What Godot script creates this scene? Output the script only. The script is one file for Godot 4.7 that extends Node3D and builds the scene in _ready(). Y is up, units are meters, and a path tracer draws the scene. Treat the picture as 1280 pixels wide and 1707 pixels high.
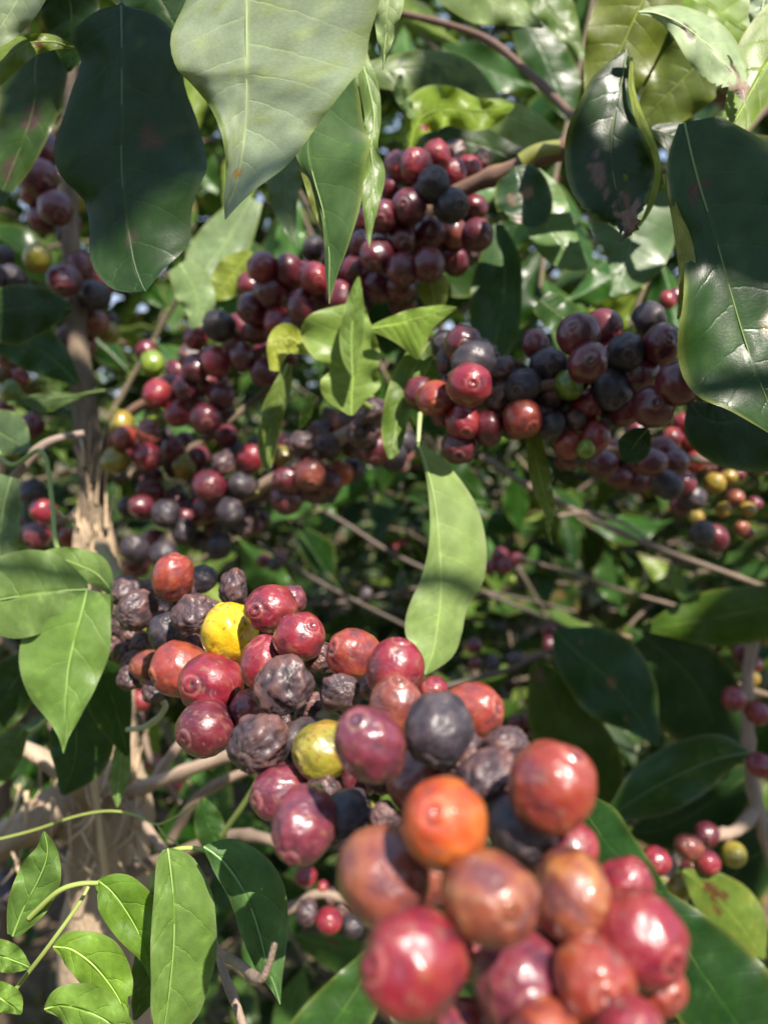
extends Node3D

const F := 1282.0          # focal length in photograph pixels (1280 x 1707)
const EYE := Vector3(0, 1.3, 0)
const TO_SUN := Vector3(0.33, 0.76, 0.70)

var rng := RandomNumberGenerator.new()
var na := FastNoiseLite.new()
var nb := FastNoiseLite.new()
var names := {}
var mats := {}
var cherry_cache := {}
var leaf_cache := {}
var unit_stalk: ArrayMesh
var anchors: Array[Vector3] = []

func _ready():
	rng.seed = 4711
	na.seed = 3; na.frequency = 1.0; na.fractal_octaves = 2
	nb.seed = 9; nb.frequency = 1.0; nb.noise_type = FastNoiseLite.TYPE_CELLULAR; nb.cellular_return_type = FastNoiseLite.RETURN_DISTANCE2_SUB
	setup_camera_and_light()
	make_materials()
	build_setting()
	build_background_bushes()
	build_trunk()
	build_branches()
	build_leaf_shoots()
	build_fillers()
	build_vines()
	build_twigs()
	build_overhang()

func setup_camera_and_light():
	var cam := Camera3D.new(); cam.name = "camera"; add_child(cam)
	cam.position = EYE
	cam.near = 0.02; cam.far = 400.0
	var at := CameraAttributesPhysical.new()
	at.frustum_focal_length = 18.03
	at.frustum_near = 0.02; at.frustum_far = 400.0
	at.frustum_focus_distance = 0.235
	at.exposure_aperture = 6.4
	cam.attributes = at
	cam.fov = 67.3
	cam.current = true
	var sun := DirectionalLight3D.new(); sun.name = "sun"
	sun.light_energy = 1.6; sun.light_color = Color(1.0, 0.96, 0.91)
	sun.light_angular_distance = 0.5; sun.shadow_enabled = true
	add_child(sun)
	sun.look_at_from_position(TO_SUN * 20.0, Vector3.ZERO)
	var sm := ProceduralSkyMaterial.new()
	sm.sky_top_color = Color(0.62, 0.72, 0.87)
	sm.sky_horizon_color = Color(0.92, 0.95, 0.99)
	sm.sky_curve = 0.16
	sm.ground_bottom_color = Color(0.16, 0.17, 0.11)
	sm.ground_horizon_color = Color(0.36, 0.40, 0.30)
	sm.energy_multiplier = 0.66
	var e := Environment.new()
	e.background_mode = Environment.BG_SKY
	e.sky = Sky.new(); e.sky.sky_material = sm
	e.tonemap_mode = Environment.TONE_MAPPER_LINEAR
	e.tonemap_exposure = 2.15
	e.sdfgi_enabled = true; e.ssao_enabled = true; e.ssil_enabled = true
	var we := WorldEnvironment.new(); we.name = "environment"; we.environment = e; add_child(we)

# ---------------------------------------------------------------- helpers
func P(x: float, y: float, d: float) -> Vector3:      # a point at distance d along the view axis
	return EYE + Vector3((x - 640.0) / F * d, -(y - 853.5) / F * d, -d)

func numbered(called: String) -> String:
	names[called] = names.get(called, -1) + 1
	return called if names[called] == 0 else "%s_%03d" % [called, names[called]]

func thing(called: String, label: String, category: String, at := Vector3.ZERO, group := "") -> Node3D:
	var o := Node3D.new(); o.name = numbered(called); o.position = at; add_child(o)
	o.set_meta("label", label); o.set_meta("category", category)
	if group: o.set_meta("group", group)
	return o

func put(parent: Node, called: String, m: Mesh, mat: Material, label := "") -> MeshInstance3D:
	var o := MeshInstance3D.new(); o.name = called; o.mesh = m; o.material_override = mat
	parent.add_child(o, true)
	if label: o.set_meta("label", label)
	return o

func local_put(parent: Node3D, called: String, m: Mesh, mat: Material, label := "") -> MeshInstance3D:   # mesh made in world places
	var o := put(parent, called, m, mat, label)
	var q = parent; var off := Vector3.ZERO
	while q != self:
		off += q.position; q = q.get_parent()
	o.position = -off
	return o

func cr(a: Array, t: float, k: int) -> float:         # Catmull-Rom through column k
	var n := a.size() - 1
	var i := clampi(int(t * n), 0, n - 1)
	var f := t * n - i
	var p0 = a[maxi(i - 1, 0)][k]; var p1 = a[i][k]; var p2 = a[i + 1][k]; var p3 = a[mini(i + 2, n)][k]
	return 0.5 * (2.0 * p1 + (p2 - p0) * f + (2.0 * p0 - 5.0 * p1 + 4.0 * p2 - p3) * f * f + (3.0 * p1 - p0 - 3.0 * p2 + p3) * f * f * f)

func arr_mesh(v: PackedVector3Array, n: PackedVector3Array, uv: PackedVector2Array, c: PackedColorArray, idx: PackedInt32Array) -> ArrayMesh:
	var a := []; a.resize(Mesh.ARRAY_MAX)
	a[Mesh.ARRAY_VERTEX] = v; a[Mesh.ARRAY_NORMAL] = n; a[Mesh.ARRAY_TEX_UV] = uv; a[Mesh.ARRAY_COLOR] = c; a[Mesh.ARRAY_INDEX] = idx
	var m := ArrayMesh.new(); m.add_surface_from_arrays(Mesh.PRIMITIVE_TRIANGLES, a)
	return m

func grid_mesh(nu: int, nv: int, v: PackedVector3Array, uv: PackedVector2Array, c: PackedColorArray, skip := {}) -> ArrayMesh:   # (nu+1) x (nv+1) points, normals from neighbours
	var n := PackedVector3Array(); n.resize(v.size())
	var w := nv + 1
	for i in nu + 1:
		for j in w:
			var du := v[mini(i + 1, nu) * w + j] - v[maxi(i - 1, 0) * w + j]
			var dv := v[i * w + mini(j + 1, nv)] - v[i * w + maxi(j - 1, 0)]
			n[i * w + j] = du.cross(dv).normalized()
	for j in w:                                        # pointed ends have no width of their own
		if n[j].length() < 0.5: n[j] = n[w + j]
		if n[nu * w + j].length() < 0.5: n[nu * w + j] = n[(nu - 1) * w + j]
	var idx := PackedInt32Array()
	for i in nu:
		for j in nv:
			var p := i * w + j
			if skip.has(p): continue
			idx.append_array([p, p + 1, p + w, p + 1, p + w + 1, p + w])
	return arr_mesh(v, n, uv, c, idx)

func tube(pts: Array, r0: float, r1: float, sides := 9, rough := 0.0, col := Color(0.2, 0.13, 0.08), col2 := Color(0, 0, 0, 0), nodes := 0.0, steps := 6) -> ArrayMesh:
	var n := (pts.size() - 1) * steps
	var a := []
	for p in pts: a.append([p.x, p.y, p.z])
	var v := PackedVector3Array(); var nn := PackedVector3Array(); var uv := PackedVector2Array(); var c := PackedColorArray(); var idx := PackedInt32Array()
	var side := Vector3.ZERO
	var run := 0.0
	var last := Vector3.ZERO
	for i in n + 1:
		var t := float(i) / n
		var p := Vector3(cr(a, t, 0), cr(a, t, 1), cr(a, t, 2))
		var q := minf(t + 0.01, 1.0); var s := maxf(t - 0.01, 0.0)
		var dir := (Vector3(cr(a, q, 0), cr(a, q, 1), cr(a, q, 2)) - Vector3(cr(a, s, 0), cr(a, s, 1), cr(a, s, 2))).normalized()
		if i == 0:
			side = dir.cross(Vector3(0.3, 0.9, 0.2)).normalized()
		else:
			run += (p - last).length()
		last = p
		side = (side - dir * side.dot(dir)).normalized()
		var up := dir.cross(side)
		var r := lerpf(r0, r1, t)
		if nodes > 0.0:
			r *= 1.0 + 0.28 * exp(-pow(fposmod(run, nodes) / nodes - 0.5, 2.0) * 90.0)
		for j in sides + 1:
			var ph := TAU * j / sides
			var d := side * cos(ph) + up * sin(ph)
			var k := 1.0
			if rough > 0.0:
				var z := run * 45.0
				k += rough * na.get_noise_3d(cos(ph) * 1.9 + p.x * 3.0, sin(ph) * 1.9, z * 0.35) + rough * 0.6 * na.get_noise_3d(cos(ph) * 5.0, sin(ph) * 5.0 + 7.0, z * 0.9)
			v.append(p + d * r * k)
			nn.append(d)
			uv.append(Vector2(float(j) / sides, run * 20.0))
			var g := 0.5 + 0.5 * na.get_noise_3d(cos(ph) * 2.5 + 11.0, sin(ph) * 2.5, run * 60.0)
			var cc := col * (0.7 + 0.6 * g)
			if col2.a > 0.0: cc = cc.lerp(col2, smoothstep(0.45, 0.75, 0.5 + 0.5 * na.get_noise_3d(cos(ph) + 3.0, sin(ph), run * 30.0)))
			c.append(Color(cc.r, cc.g, cc.b, 1))
	var w := sides + 1
	if rough > 0.02:
		for i in n + 1:
			for j in w:
				var du := v[mini(i + 1, n) * w + j] - v[maxi(i - 1, 0) * w + j]
				var dv := v[i * w + (j + 1) % sides] - v[i * w + posmod(j - 1, sides)]
				var q := dv.cross(du).normalized()
				nn[i * w + j] = q if q.dot(nn[i * w + j]) > 0.0 else -q
	for i in n:
		for j in sides:
			var p := i * w + j
			idx.append_array([p, p + w, p + 1, p + 1, p + w, p + w + 1])
	for e in [0, 1]:                                   # close both ends
		var b: int = 0 if e == 0 else n * w
		var mid := Vector3.ZERO
		for j in sides: mid += v[b + j]
		v.append(mid / sides); nn.append((v[b] - v[w if e == 0 else b - w]).normalized()); uv.append(Vector2.ZERO); c.append(c[b])
		for j in sides:
			if e == 0: idx.append_array([v.size() - 1, b + j, b + j + 1])
			else: idx.append_array([v.size() - 1, b + j + 1, b + j])
	return arr_mesh(v, nn, uv, c, idx)

func pix_path(a: Array) -> Array:                      # [[x, y, depth], ...] -> points
	var o := []
	for q in a: o.append(P(q[0], q[1], q[2]))
	return o

# ---------------------------------------------------------------- materials
func noise_tex(freq: float, seed_: int, size := 256, oct := 4, ridged := false, low := 0.0, high := 1.0) -> NoiseTexture2D:
	var n := FastNoiseLite.new(); n.seed = seed_; n.frequency = freq; n.fractal_octaves = oct
	if ridged: n.fractal_type = FastNoiseLite.FRACTAL_RIDGED
	var t := NoiseTexture2D.new(); t.width = size; t.height = size; t.seamless = true; t.noise = n
	if low > 0.0:
		var g := Gradient.new(); g.set_color(0, Color(low, low, low)); g.set_color(1, Color(high, high, high))
		t.color_ramp = g
	return t

func std(rough: float) -> StandardMaterial3D:
	var m := StandardMaterial3D.new()
	m.vertex_color_use_as_albedo = true
	m.roughness = rough
	m.cull_mode = BaseMaterial3D.CULL_DISABLED
	return m

func leaf_textures(pairs: float, curve: float, quilt: float) -> Array:
	var w := 256; var h := 640
	var col := Image.create(w, h, false, Image.FORMAT_RGB8)
	var hi := Image.create(w, h, false, Image.FORMAT_L8)
	var net := FastNoiseLite.new(); net.seed = 5; net.frequency = 0.09; net.noise_type = FastNoiseLite.TYPE_CELLULAR; net.cellular_return_type = FastNoiseLite.RETURN_DISTANCE2_SUB
	var soft := FastNoiseLite.new(); soft.seed = 6; soft.frequency = 0.02; soft.fractal_octaves = 4
	for y in h:
		var u := float(y) / h
		for x in w:
			var s := (x + 0.5) / w * 2.0 - 1.0
			var q := absf(s)
			var ph := (u - curve * pow(q, 1.35)) * pairs + (0.36 if s > 0.0 else 0.0) + 0.05 * soft.get_noise_2d(x * 2.0, y * 2.0)
			var fr := fposmod(ph, 1.0)
			var dv := minf(fr, 1.0 - fr)
			var vein := 0.75 * exp(-pow(dv / 0.022, 2.0)) * (1.0 - 0.85 * q) * smoothstep(0.0, 0.05, q)
			var rib := exp(-pow(q / 0.028, 2.0))
			var nt := clampf(net.get_noise_2d(x * 1.4, y * 1.4) * 0.5 + 0.5, 0, 1)
			var fine := exp(-pow((nt - 0.02) / 0.06, 2.0))
			var n := soft.get_noise_2d(x, y)
			var g := 0.86 + 0.06 * n + 0.07 * (nt - 0.5) - 0.05 * fine
			var k := clampf(vein * 0.8 + rib * 0.9, 0, 1)
			var cc := Color(g, g, g).lerp(Color(1.0, 1.0, 0.86), k)
			col.set_pixel(x, y, cc)
			var bulge := pow(sin(PI * fr), 0.6) * quilt * smoothstep(0.0, 0.1, q) * (1.0 - 0.6 * q)
			var hh := 0.42 + 0.30 * bulge + 0.04 * n - 0.03 * fine - 0.12 * vein - 0.10 * rib + 0.05 * nt
			hi.set_pixel(x, y, Color(hh, hh, hh))
	return [ImageTexture.create_from_image(col), ImageTexture.create_from_image(hi)]

func make_materials():
	var blot := noise_tex(0.012, 31, 256, 5, false, 0.5, 0.95)
	var lt := leaf_textures(9.0, 0.10, 1.0)
	var vt := leaf_textures(5.0, 0.17, 1.0)
	for k in ["leaf", "leaf_dull", "leaf_young", "vine"]:
		var m := std({"leaf": 0.36, "leaf_dull": 0.55, "leaf_young": 0.42, "vine": 0.48}[k])
		var tx = vt if k == "vine" else lt
		m.albedo_texture = tx[0]
		m.heightmap_enabled = true; m.heightmap_texture = tx[1]; m.heightmap_scale = {"leaf": 0.05, "leaf_dull": 0.04, "leaf_young": 0.09, "vine": 0.12}[k]
		m.backlight_enabled = true
		var b: float = {"leaf": 0.5, "leaf_dull": 0.5, "leaf_young": 0.8, "vine": 0.75}[k]
		m.backlight = Color(b, b, b * 0.55).linear_to_srgb()
		m.metallic_specular = 0.36
		m.roughness_texture = blot; m.roughness *= 1.35
		mats[k] = m
	var skin := std(0.30)
	skin.heightmap_enabled = true; skin.heightmap_texture = noise_tex(0.035, 21, 256, 3); skin.heightmap_scale = 0.014
	skin.uv1_triplanar = true; skin.uv1_scale = Vector3(0.55, 0.55, 0.55)
	skin.roughness_texture = noise_tex(0.02, 22, 256, 4, false, 0.45, 0.95)
	skin.roughness = 0.56
	skin.clearcoat_enabled = true; skin.clearcoat = 0.42; skin.clearcoat_roughness = 0.17
	mats.skin = skin
	var dry := std(0.44)
	dry.heightmap_enabled = true; dry.heightmap_texture = noise_tex(0.03, 23, 256, 5, true); dry.heightmap_scale = 0.012
	dry.uv1_triplanar = true; dry.uv1_scale = Vector3(0.6, 0.6, 0.6)
	mats.dry = dry
	var bark := std(0.85)
	bark.heightmap_enabled = true; bark.heightmap_texture = noise_tex(0.03, 24, 256, 5); bark.heightmap_scale = 0.12
	bark.uv1_triplanar = true; bark.uv1_world_triplanar = true; bark.uv1_scale = Vector3(60, 14, 60)
	mats.bark = bark
	var twig := std(0.75)
	twig.heightmap_enabled = true; twig.heightmap_texture = noise_tex(0.05, 25, 256, 4); twig.heightmap_scale = 0.03
	twig.uv1_triplanar = true; twig.uv1_world_triplanar = true; twig.uv1_scale = Vector3(60, 60, 60)
	mats.twig = twig
	mats.stem = std(0.45)
	var soil := std(0.95)
	soil.heightmap_enabled = true; soil.heightmap_texture = noise_tex(0.03, 26, 512, 5); soil.heightmap_scale = 3.0
	soil.uv1_triplanar = true; soil.uv1_world_triplanar = true; soil.uv1_scale = Vector3(1.3, 1.3, 1.3)
	mats.soil = soil
	var far := std(0.34)
	far.backlight_enabled = true; far.backlight = Color(0.5, 0.5, 0.25).linear_to_srgb()
	mats.far = far
	unit_stalk = tube([Vector3(0, 0, -0.92), Vector3(0.03, 0.02, -1.1), Vector3(0.08, 0.05, -1.32)], 0.17, 0.13, 7, 0.0, Color(0.20, 0.22, 0.05), Color(0.16, 0.10, 0.05), 0.0, 3)

# ---------------------------------------------------------------- fruit
# base, blotch, dark, wrinkle, speck
var KINDS := {
	"r": [Color(0.185, 0.008, 0.022), Color(0.22, 0.030, 0.018), Color(0.085, 0.010, 0.024), 0.0, 0.0],
	"s": [Color(0.215, 0.026, 0.018), Color(0.27, 0.066, 0.022), Color(0.11, 0.022, 0.028), 0.0, 0.0],
	"o": [Color(0.40, 0.060, 0.010), Color(0.46, 0.15, 0.020), Color(0.28, 0.020, 0.016), 0.0, 0.0],
	"n": [Color(0.20, 0.048, 0.024), Color(0.32, 0.13, 0.032), Color(0.11, 0.034, 0.038), 0.0, 0.0],
	"m": [Color(0.082, 0.006, 0.018), Color(0.135, 0.012, 0.022), Color(0.042, 0.007, 0.016), 0.0, 0.0],
	"p": [Color(0.125, 0.018, 0.038), Color(0.18, 0.026, 0.034), Color(0.062, 0.018, 0.038), 0.22, 0.0],
	"b": [Color(0.165, 0.035, 0.025), Color(0.23, 0.070, 0.032), Color(0.09, 0.028, 0.034), 0.0, 0.0],
	"k": [Color(0.060, 0.040, 0.045), Color(0.13, 0.062, 0.052), Color(0.026, 0.019, 0.022), 1.0, 0.0],
	"w": [Color(0.038, 0.031, 0.039), Color(0.075, 0.056, 0.056), Color(0.026, 0.022, 0.028), 0.35, 0.0],
	"y": [Color(0.58, 0.38, 0.010), Color(0.55, 0.33, 0.013), Color(0.48, 0.34, 0.018), 0.0, 1.0],
	"g": [Color(0.13, 0.21, 0.025), Color(0.18, 0.25, 0.027), Color(0.08, 0.14, 0.025), 0.0, 0.2],
	"v": [Color(0.23, 0.205, 0.025), Color(0.28, 0.17, 0.026), Color(0.13, 0.11, 0.022), 0.0, 0.8],
}

func cherry_mesh(kind: String, sd: float, nt: int, np: int) -> ArrayMesh:
	var K = KINDS[kind]
	var v := PackedVector3Array(); var c := PackedColorArray(); var uv := PackedVector2Array()
	var off := Vector3(sd * 7.3, sd * 3.1, -sd * 5.7)
	var wr: float = K[3]
	var squash := 0.94 + 0.05 * sin(sd * 12.9)
	var long := 1.09 + 0.06 * sin(sd * 4.7)
	if kind == "k":
		squash = 0.80 + 0.08 * sin(sd * 12.9); long = 1.0 + 0.10 * sin(sd * 4.7)
	var fine := nt > 30
	for i in nt + 1:
		var t := float(i) / nt
		var th := PI * (0.55 * t + 0.45 * t * t)
		for j in np + 1:
			var ph := TAU * (j % np) / np
			var dir := Vector3(sin(th) * cos(ph), sin(th) * sin(ph), cos(th))
			var low := na.get_noise_3dv(dir * 1.1 + off)
			var mid := na.get_noise_3dv(dir * 2.6 + off * 1.7)
			var r := 1.0 + 0.065 * low + 0.016 * mid
			if fine: r -= 0.04 * smoothstep(0.78, 1.0, dir.dot(Vector3(cos(sd * 3.0), sin(sd * 3.0), -0.3).normalized())) + 0.035 * smoothstep(0.80, 1.0, dir.dot(Vector3(cos(sd * 3.0 + 2.2), sin(sd * 3.0 + 2.2), 0.1).normalized()))
			var g := 0.0
			if wr > 0.0:
				var lon := Vector3(cos(ph) * 2.3, sin(ph) * 2.3, th * 0.45)
				g = 1.0 - absf(na.get_noise_3dv(lon * 1.25 + off)) * 2.4
				var g2 := 1.0 - absf(na.get_noise_3dv(dir * 4.2 + off)) * 2.2
				r += wr * sin(th) * (-0.15 * pow(clampf(g, 0, 1), 5.0) + 0.010 * clampf(g2, -0.5, 1) + 0.022 * mid + 0.11 * low) - 0.03 * wr
				r -= wr * 0.10 * exp(-pow((th - PI) / 0.5, 2.0))
			# the round scar of the flower at the far end: groove, rim, dimple
			var ring := exp(-pow((th - 0.30) / 0.05, 2.0)) ; var rim := exp(-pow((th - 0.19) / 0.07, 2.0)); var dot := exp(-pow(th / 0.07, 2.0))
			r += -0.028 * ring + 0.018 * rim - 0.05 * dot
			r -= 0.05 * exp(-pow((th - PI) / 0.25, 2.0))
			v.append(Vector3(dir.x * r, dir.y * r * squash, dir.z * r * long))
			var hi := na.get_noise_3dv(dir * 9.0 + off) if fine else 0.0
			var cc: Color = K[0]
			cc = cc.lerp(K[1], smoothstep(-0.3, 0.75, 0.75 * low + 0.10 * mid + 0.10 * hi - 0.45 * cos(th + 0.5 * low)))
			cc = cc.lerp(K[2], 0.95 * smoothstep(0.0, 0.5, -low * 0.7 + 0.30 * na.get_noise_3dv(dir * 1.3 - off)))
			if wr > 0.5: cc = cc.lerp(K[1], 0.45 * clampf(-g + 0.35, 0, 1)).lerp(K[1], 0.25 * clampf(hi, 0, 1))
			if kind == "r" or kind == "s" or kind == "o" or kind == "b" or kind == "m" or kind == "p" or kind == "n":
				cc = cc.lerp(Color(cc.r * 1.3 + 0.10, cc.g * 1.3 + 0.09, cc.b + 0.06), 0.7 * ring)
				cc = cc * (1.0 + 0.10 * hi)
				if fine:
					var sp2 := smoothstep(0.55, 0.75, na.get_noise_3dv(dir * 15.0 + off))
					cc = cc.lerp(Color(0.36, 0.20, 0.15), 0.35 * sp2)
					var scar := smoothstep(0.40, 0.52, na.get_noise_3dv(dir * 2.2 + off * 2.3) + 0.25 * hi)
					cc = cc.lerp(Color(0.20, 0.095, 0.055), 0.55 * scar)
				cc = cc.lerp(Color(0.34, 0.22, 0.18), 0.03 + 0.09 * clampf(mid + 0.5 * hi, 0, 1))
			else:
				cc = cc * (1.0 + 0.2 * hi)
				cc = cc.lerp(Color(0.16, 0.11, 0.09), 0.5 * ring)
			if K[4] > 0.0:
				var sp := smoothstep(0.42, 0.56, na.get_noise_3dv(dir * 4.6 - off * 0.7) + 0.45 * hi + 0.10 * low - 0.12 * (1.0 - K[4]))
				cc = cc.lerp(Color(0.16, 0.045, 0.012), 0.85 * sp)
			cc = cc.lerp(Color(0.05, 0.03, 0.02), 0.8 * dot)
			c.append(Color(cc.r, cc.g, cc.b, 1)); uv.append(Vector2(float(j) / np, t))
	var m := grid_mesh(nt, np, v, uv, c)
	# seam and poles
	var a := m.surface_get_arrays(0)
	var n: PackedVector3Array = a[Mesh.ARRAY_NORMAL]
	var w := np + 1
	for i in nt + 1:
		var du := v[mini(i + 1, nt) * w] - v[maxi(i - 1, 0) * w]
		var dv := v[i * w + 1] - v[i * w + np - 1]
		var q := dv.cross(du).normalized()
		if i == 0: q = Vector3(0, 0, 1)
		if i == nt: q = Vector3(0, 0, -1)
		n[i * w] = q; n[i * w + np] = q
		if i == 0 or i == nt:
			for j in w: n[i * w + j] = q
	for i in n.size():
		if n[i].dot(v[i]) < 0.0: n[i] = -n[i]
	return arr_mesh(v, n, uv, c, a[Mesh.ARRAY_INDEX])

func shared_cherry(kind: String, which: int) -> ArrayMesh:
	var key := kind + str(which)
	if not cherry_cache.has(key):
		cherry_cache[key] = cherry_mesh(kind, which * 0.71 + kind.unicode_at(0) * 0.37, 26, 30)
	return cherry_cache[key]

func aim(z: Vector3, roll: float, s: float) -> Basis:
	z = z.normalized()
	var x := z.cross(Vector3(0.31, 0.9, 0.3)).normalized()
	var b := Basis(x, z.cross(x), z).rotated(z, roll)
	return b.scaled(Vector3(s, s, s))

# list: [x, y, r, kind, navel_x, navel_y, label]; depth from the size of the fruit, kept near the branch
func cherries(parent: Node3D, list: Array, path: Array, fruit_r: float, slack: float, unique := false, fill := 0.0, grow := 1.05):
	list = list.duplicate()
	for q in list.duplicate():
		if rng.randf() < fill:
			var a := rng.randf() * TAU
			list.append([q[0] + cos(a) * q[2] * 1.15, q[1] + sin(a) * q[2] * 1.15, q[2] * rng.randf_range(0.8, 0.98), ["m--", "m--", "k--", "w--"][rng.randi() % 4]])
	var ds := []; var rad := []; var pos := []
	for q in list:
		var best := 1e9; var dp := 0.4
		for k in path.size() - 1:
			var a := Vector2(path[k][0], path[k][1]); var b := Vector2(path[k + 1][0], path[k + 1][1])
			var p := Vector2(q[0], q[1])
			var t := clampf((p - a).dot(b - a) / (b - a).length_squared(), 0, 1)
			var dd := (a + (b - a) * t - p).length()
			if dd < best: best = dd; dp = lerpf(path[k][2], path[k + 1][2], t)
		ds.append(clampf(fruit_r * F / q[2], dp - slack, dp + slack * 0.6) + (q[3].count("-") - q[3].count("+")) * 0.005)
	for it in 14:
		for i in list.size():
			for j in i:
				var ri: float = list[i][2] * ds[i] / F; var rj: float = list[j][2] * ds[j] / F
				var pi := P(list[i][0], list[i][1], ds[i]); var pj := P(list[j][0], list[j][1], ds[j])
				var gap := (ri + rj) * 0.86 - (pi - pj).length()
				if gap > 0.0:
					var s := 1.0 if ds[i] > ds[j] else -1.0
					ds[i] += s * gap * 0.3; ds[j] -= s * gap * 0.3
	for i in list.size():
		var q = list[i]
		var d: float = ds[i]
		var c := P(q[0], q[1], d)
		var r: float = q[2] * d / F
		var kind: String = q[3][0]
		var near := P(path[0][0], path[0][1], path[0][2]); var nd := 1e9
		for k in path.size() - 1:
			for s in 5:
				var w := P(lerpf(path[k][0], path[k + 1][0], s / 4.0), lerpf(path[k][1], path[k + 1][1], s / 4.0), lerpf(path[k][2], path[k + 1][2], s / 4.0))
				if (w - c).length() < nd: nd = (w - c).length(); near = w
		var z: Vector3
		if q.size() > 5:
			z = Vector3(q[4], -q[5], sqrt(maxf(0.05, 1.0 - q[4] * q[4] - q[5] * q[5])))
			var ray := (EYE - c).normalized()
			z = Quaternion(Vector3(0, 0, 1), ray) * z
		else:
			z = (c - near).normalized() * 1.2 + Vector3(rng.randf_range(-1, 1), rng.randf_range(-1, 1), rng.randf_range(-0.8, 0.5)) * 0.8
		var m := cherry_mesh(kind, i * 1.37 + 0.4, 44, 52) if unique else shared_cherry(kind, rng.randi() % 4)
		var o := put(parent, "cherry", m, mats.dry if (kind == "k" or kind == "w") else mats.skin, q[6] if q.size() > 6 else "")
		o.transform = Transform3D(aim(z, rng.randf() * TAU, r * grow), c - parent.position)
		if z.normalized().dot((c - near).normalized()) > 0.3 and z.z > -0.35: put(o, "stalk", unit_stalk, mats.stem)

# ---------------------------------------------------------------- leaves
# st: [x, y, a, b] along the midrib with the widths either side in photograph pixels at the leaf's own distance
func spec_leaf(parent: Node3D, called: String, st: Array, d0: float, d1: float, o := {}) -> MeshInstance3D:
	var nu: int = o.get("nu", 34); var nv: int = o.get("nv", 14)
	var base: Color = o.get("col", Color(0.05, 0.10, 0.03))
	base = Color(base.r * 0.92, base.g * 1.25, base.b * 0.62) if base.g < 0.12 else Color(base.r * 1.36, base.g * 1.42, base.b * 1.15)
	var edge: Color = o.get("edge", base.lerp(Color(0.30, 0.34, 0.07), 0.5))
	var ta: float = o.get("ta", 0.0); var tb: float = o.get("tb", 0.0)
	var bow: float = o.get("bow", 0.0); var wave: float = o.get("wave", 0.0018); var wf: float = o.get("wf", 3.0)
	var cup: float = o.get("cup", 0.10)
	var mott: Color = o.get("mott", Color(0, 0, 0, 0))
	var spots: Array = o.get("spots", [])
	var sd: float = st[0][0] * 0.13 + st[0][1] * 0.07
	var v := PackedVector3Array(); var c := PackedColorArray(); var uv := PackedVector2Array()
	var rib := []
	var skip := {}
	var holes: Array = o.get("holes", []); var rag: float = o.get("rag", 0.0)
	for i in nu + 1:
		var u := float(i) / nu
		var p := Vector2(cr(st, u, 0), cr(st, u, 1))
		var q := minf(u + 0.02, 1.0); var s := maxf(u - 0.02, 0.0)
		var t := Vector2(cr(st, q, 0) - cr(st, s, 0), cr(st, q, 1) - cr(st, s, 1)).normalized()
		var n := Vector2(-t.y, t.x)
		var wa := maxf(cr(st, u, 2), 0.3); var wb := maxf(cr(st, u, 3), 0.3)
		if rag > 0.0:
			wa *= 1.0 - rag * smoothstep(0.55, 0.9, u) * clampf(0.5 + na.get_noise_2d(u * 26.0, sd), 0, 1)
			wb *= 1.0 - rag * smoothstep(0.55, 0.9, u) * clampf(0.5 + na.get_noise_2d(u * 26.0, sd + 9.0), 0, 1)
		var d := lerpf(d0, d1, u) + bow * sin(PI * u)
		for j in nv + 1:
			var x := float(j) / nv * 2.0 - 1.0
			x = signf(x) * pow(absf(x), 0.9)
			var side := wa if x < 0.0 else wb
			var ww := side * absf(x)
			var px := p + n * (ww if x < 0.0 else -ww)
			var dd := d + (ta if x < 0.0 else tb) * pow(absf(x), 1.3) * clampf(side / 40.0, 0.15, 1.0)
			dd += cup * (side * d / F) * pow(absf(x), 1.8)
			var fade := sin(PI * clampf(u, 0.03, 0.97))
			dd += wave * fade * pow(absf(x), 2.2) * sin(TAU * wf * u + sd + (1.9 if x < 0.0 else 0.0))
			dd += 0.0012 * fade * na.get_noise_3d(px.x * 0.012, px.y * 0.012, sd)
			v.append(P(px.x, px.y, dd)); uv.append(Vector2(x * 0.5 + 0.5, u))
			var g := na.get_noise_3d(px.x * 0.02, px.y * 0.02, sd + 4.0)
			var h := na.get_noise_3d(px.x * 0.07, px.y * 0.07, sd + 8.0)
			var cc := base * (1.0 + 0.22 * g + 0.10 * h)
			if mott.a > 0.0: cc = cc.lerp(mott, mott.a * smoothstep(0.0, 0.4, g + 0.4 * h + o.get("mb", 0.0)))
			cc = cc.lerp(edge, smoothstep(0.84, 0.98, absf(x)) * 0.8)
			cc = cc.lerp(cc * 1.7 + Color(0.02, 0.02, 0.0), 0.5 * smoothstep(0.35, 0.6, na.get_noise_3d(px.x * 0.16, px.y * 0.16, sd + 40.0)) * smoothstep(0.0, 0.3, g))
			for hl in holes:
				if Vector2((u - hl[0]) / hl[2], (x - hl[1]) / hl[3]).length() + 0.5 * na.get_noise_3d(px.x * 0.2, px.y * 0.2, sd) < 1.0: skip[v.size() - 1] = true
			for sp in spots:                           # [u, x, ru, rx, colour]
				var e := Vector2((u - sp[0]) / sp[2], (x - sp[1]) / sp[3]).length() + 0.7 * na.get_noise_3d(px.x * 0.045, px.y * 0.045, sd + 20.0)
				cc = cc.lerp(sp[4] * (1.0 + 0.35 * h), 1.0 - smoothstep(0.75, 1.0, e))
			c.append(Color(clampf(cc.r, 0, 1), clampf(cc.g, 0, 1), clampf(cc.b, 0, 1), 1))
		if i % 3 == 0 or i == nu: rib.append(P(p.x, p.y, d + 0.0001))
	var lf := local_put(parent, called, grid_mesh(nu, nv, v, uv, c, skip), mats[o.get("mat", "leaf")], o.get("label", ""))
	var rw: float = o.get("rib", 0.0006) * 0.62
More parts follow.
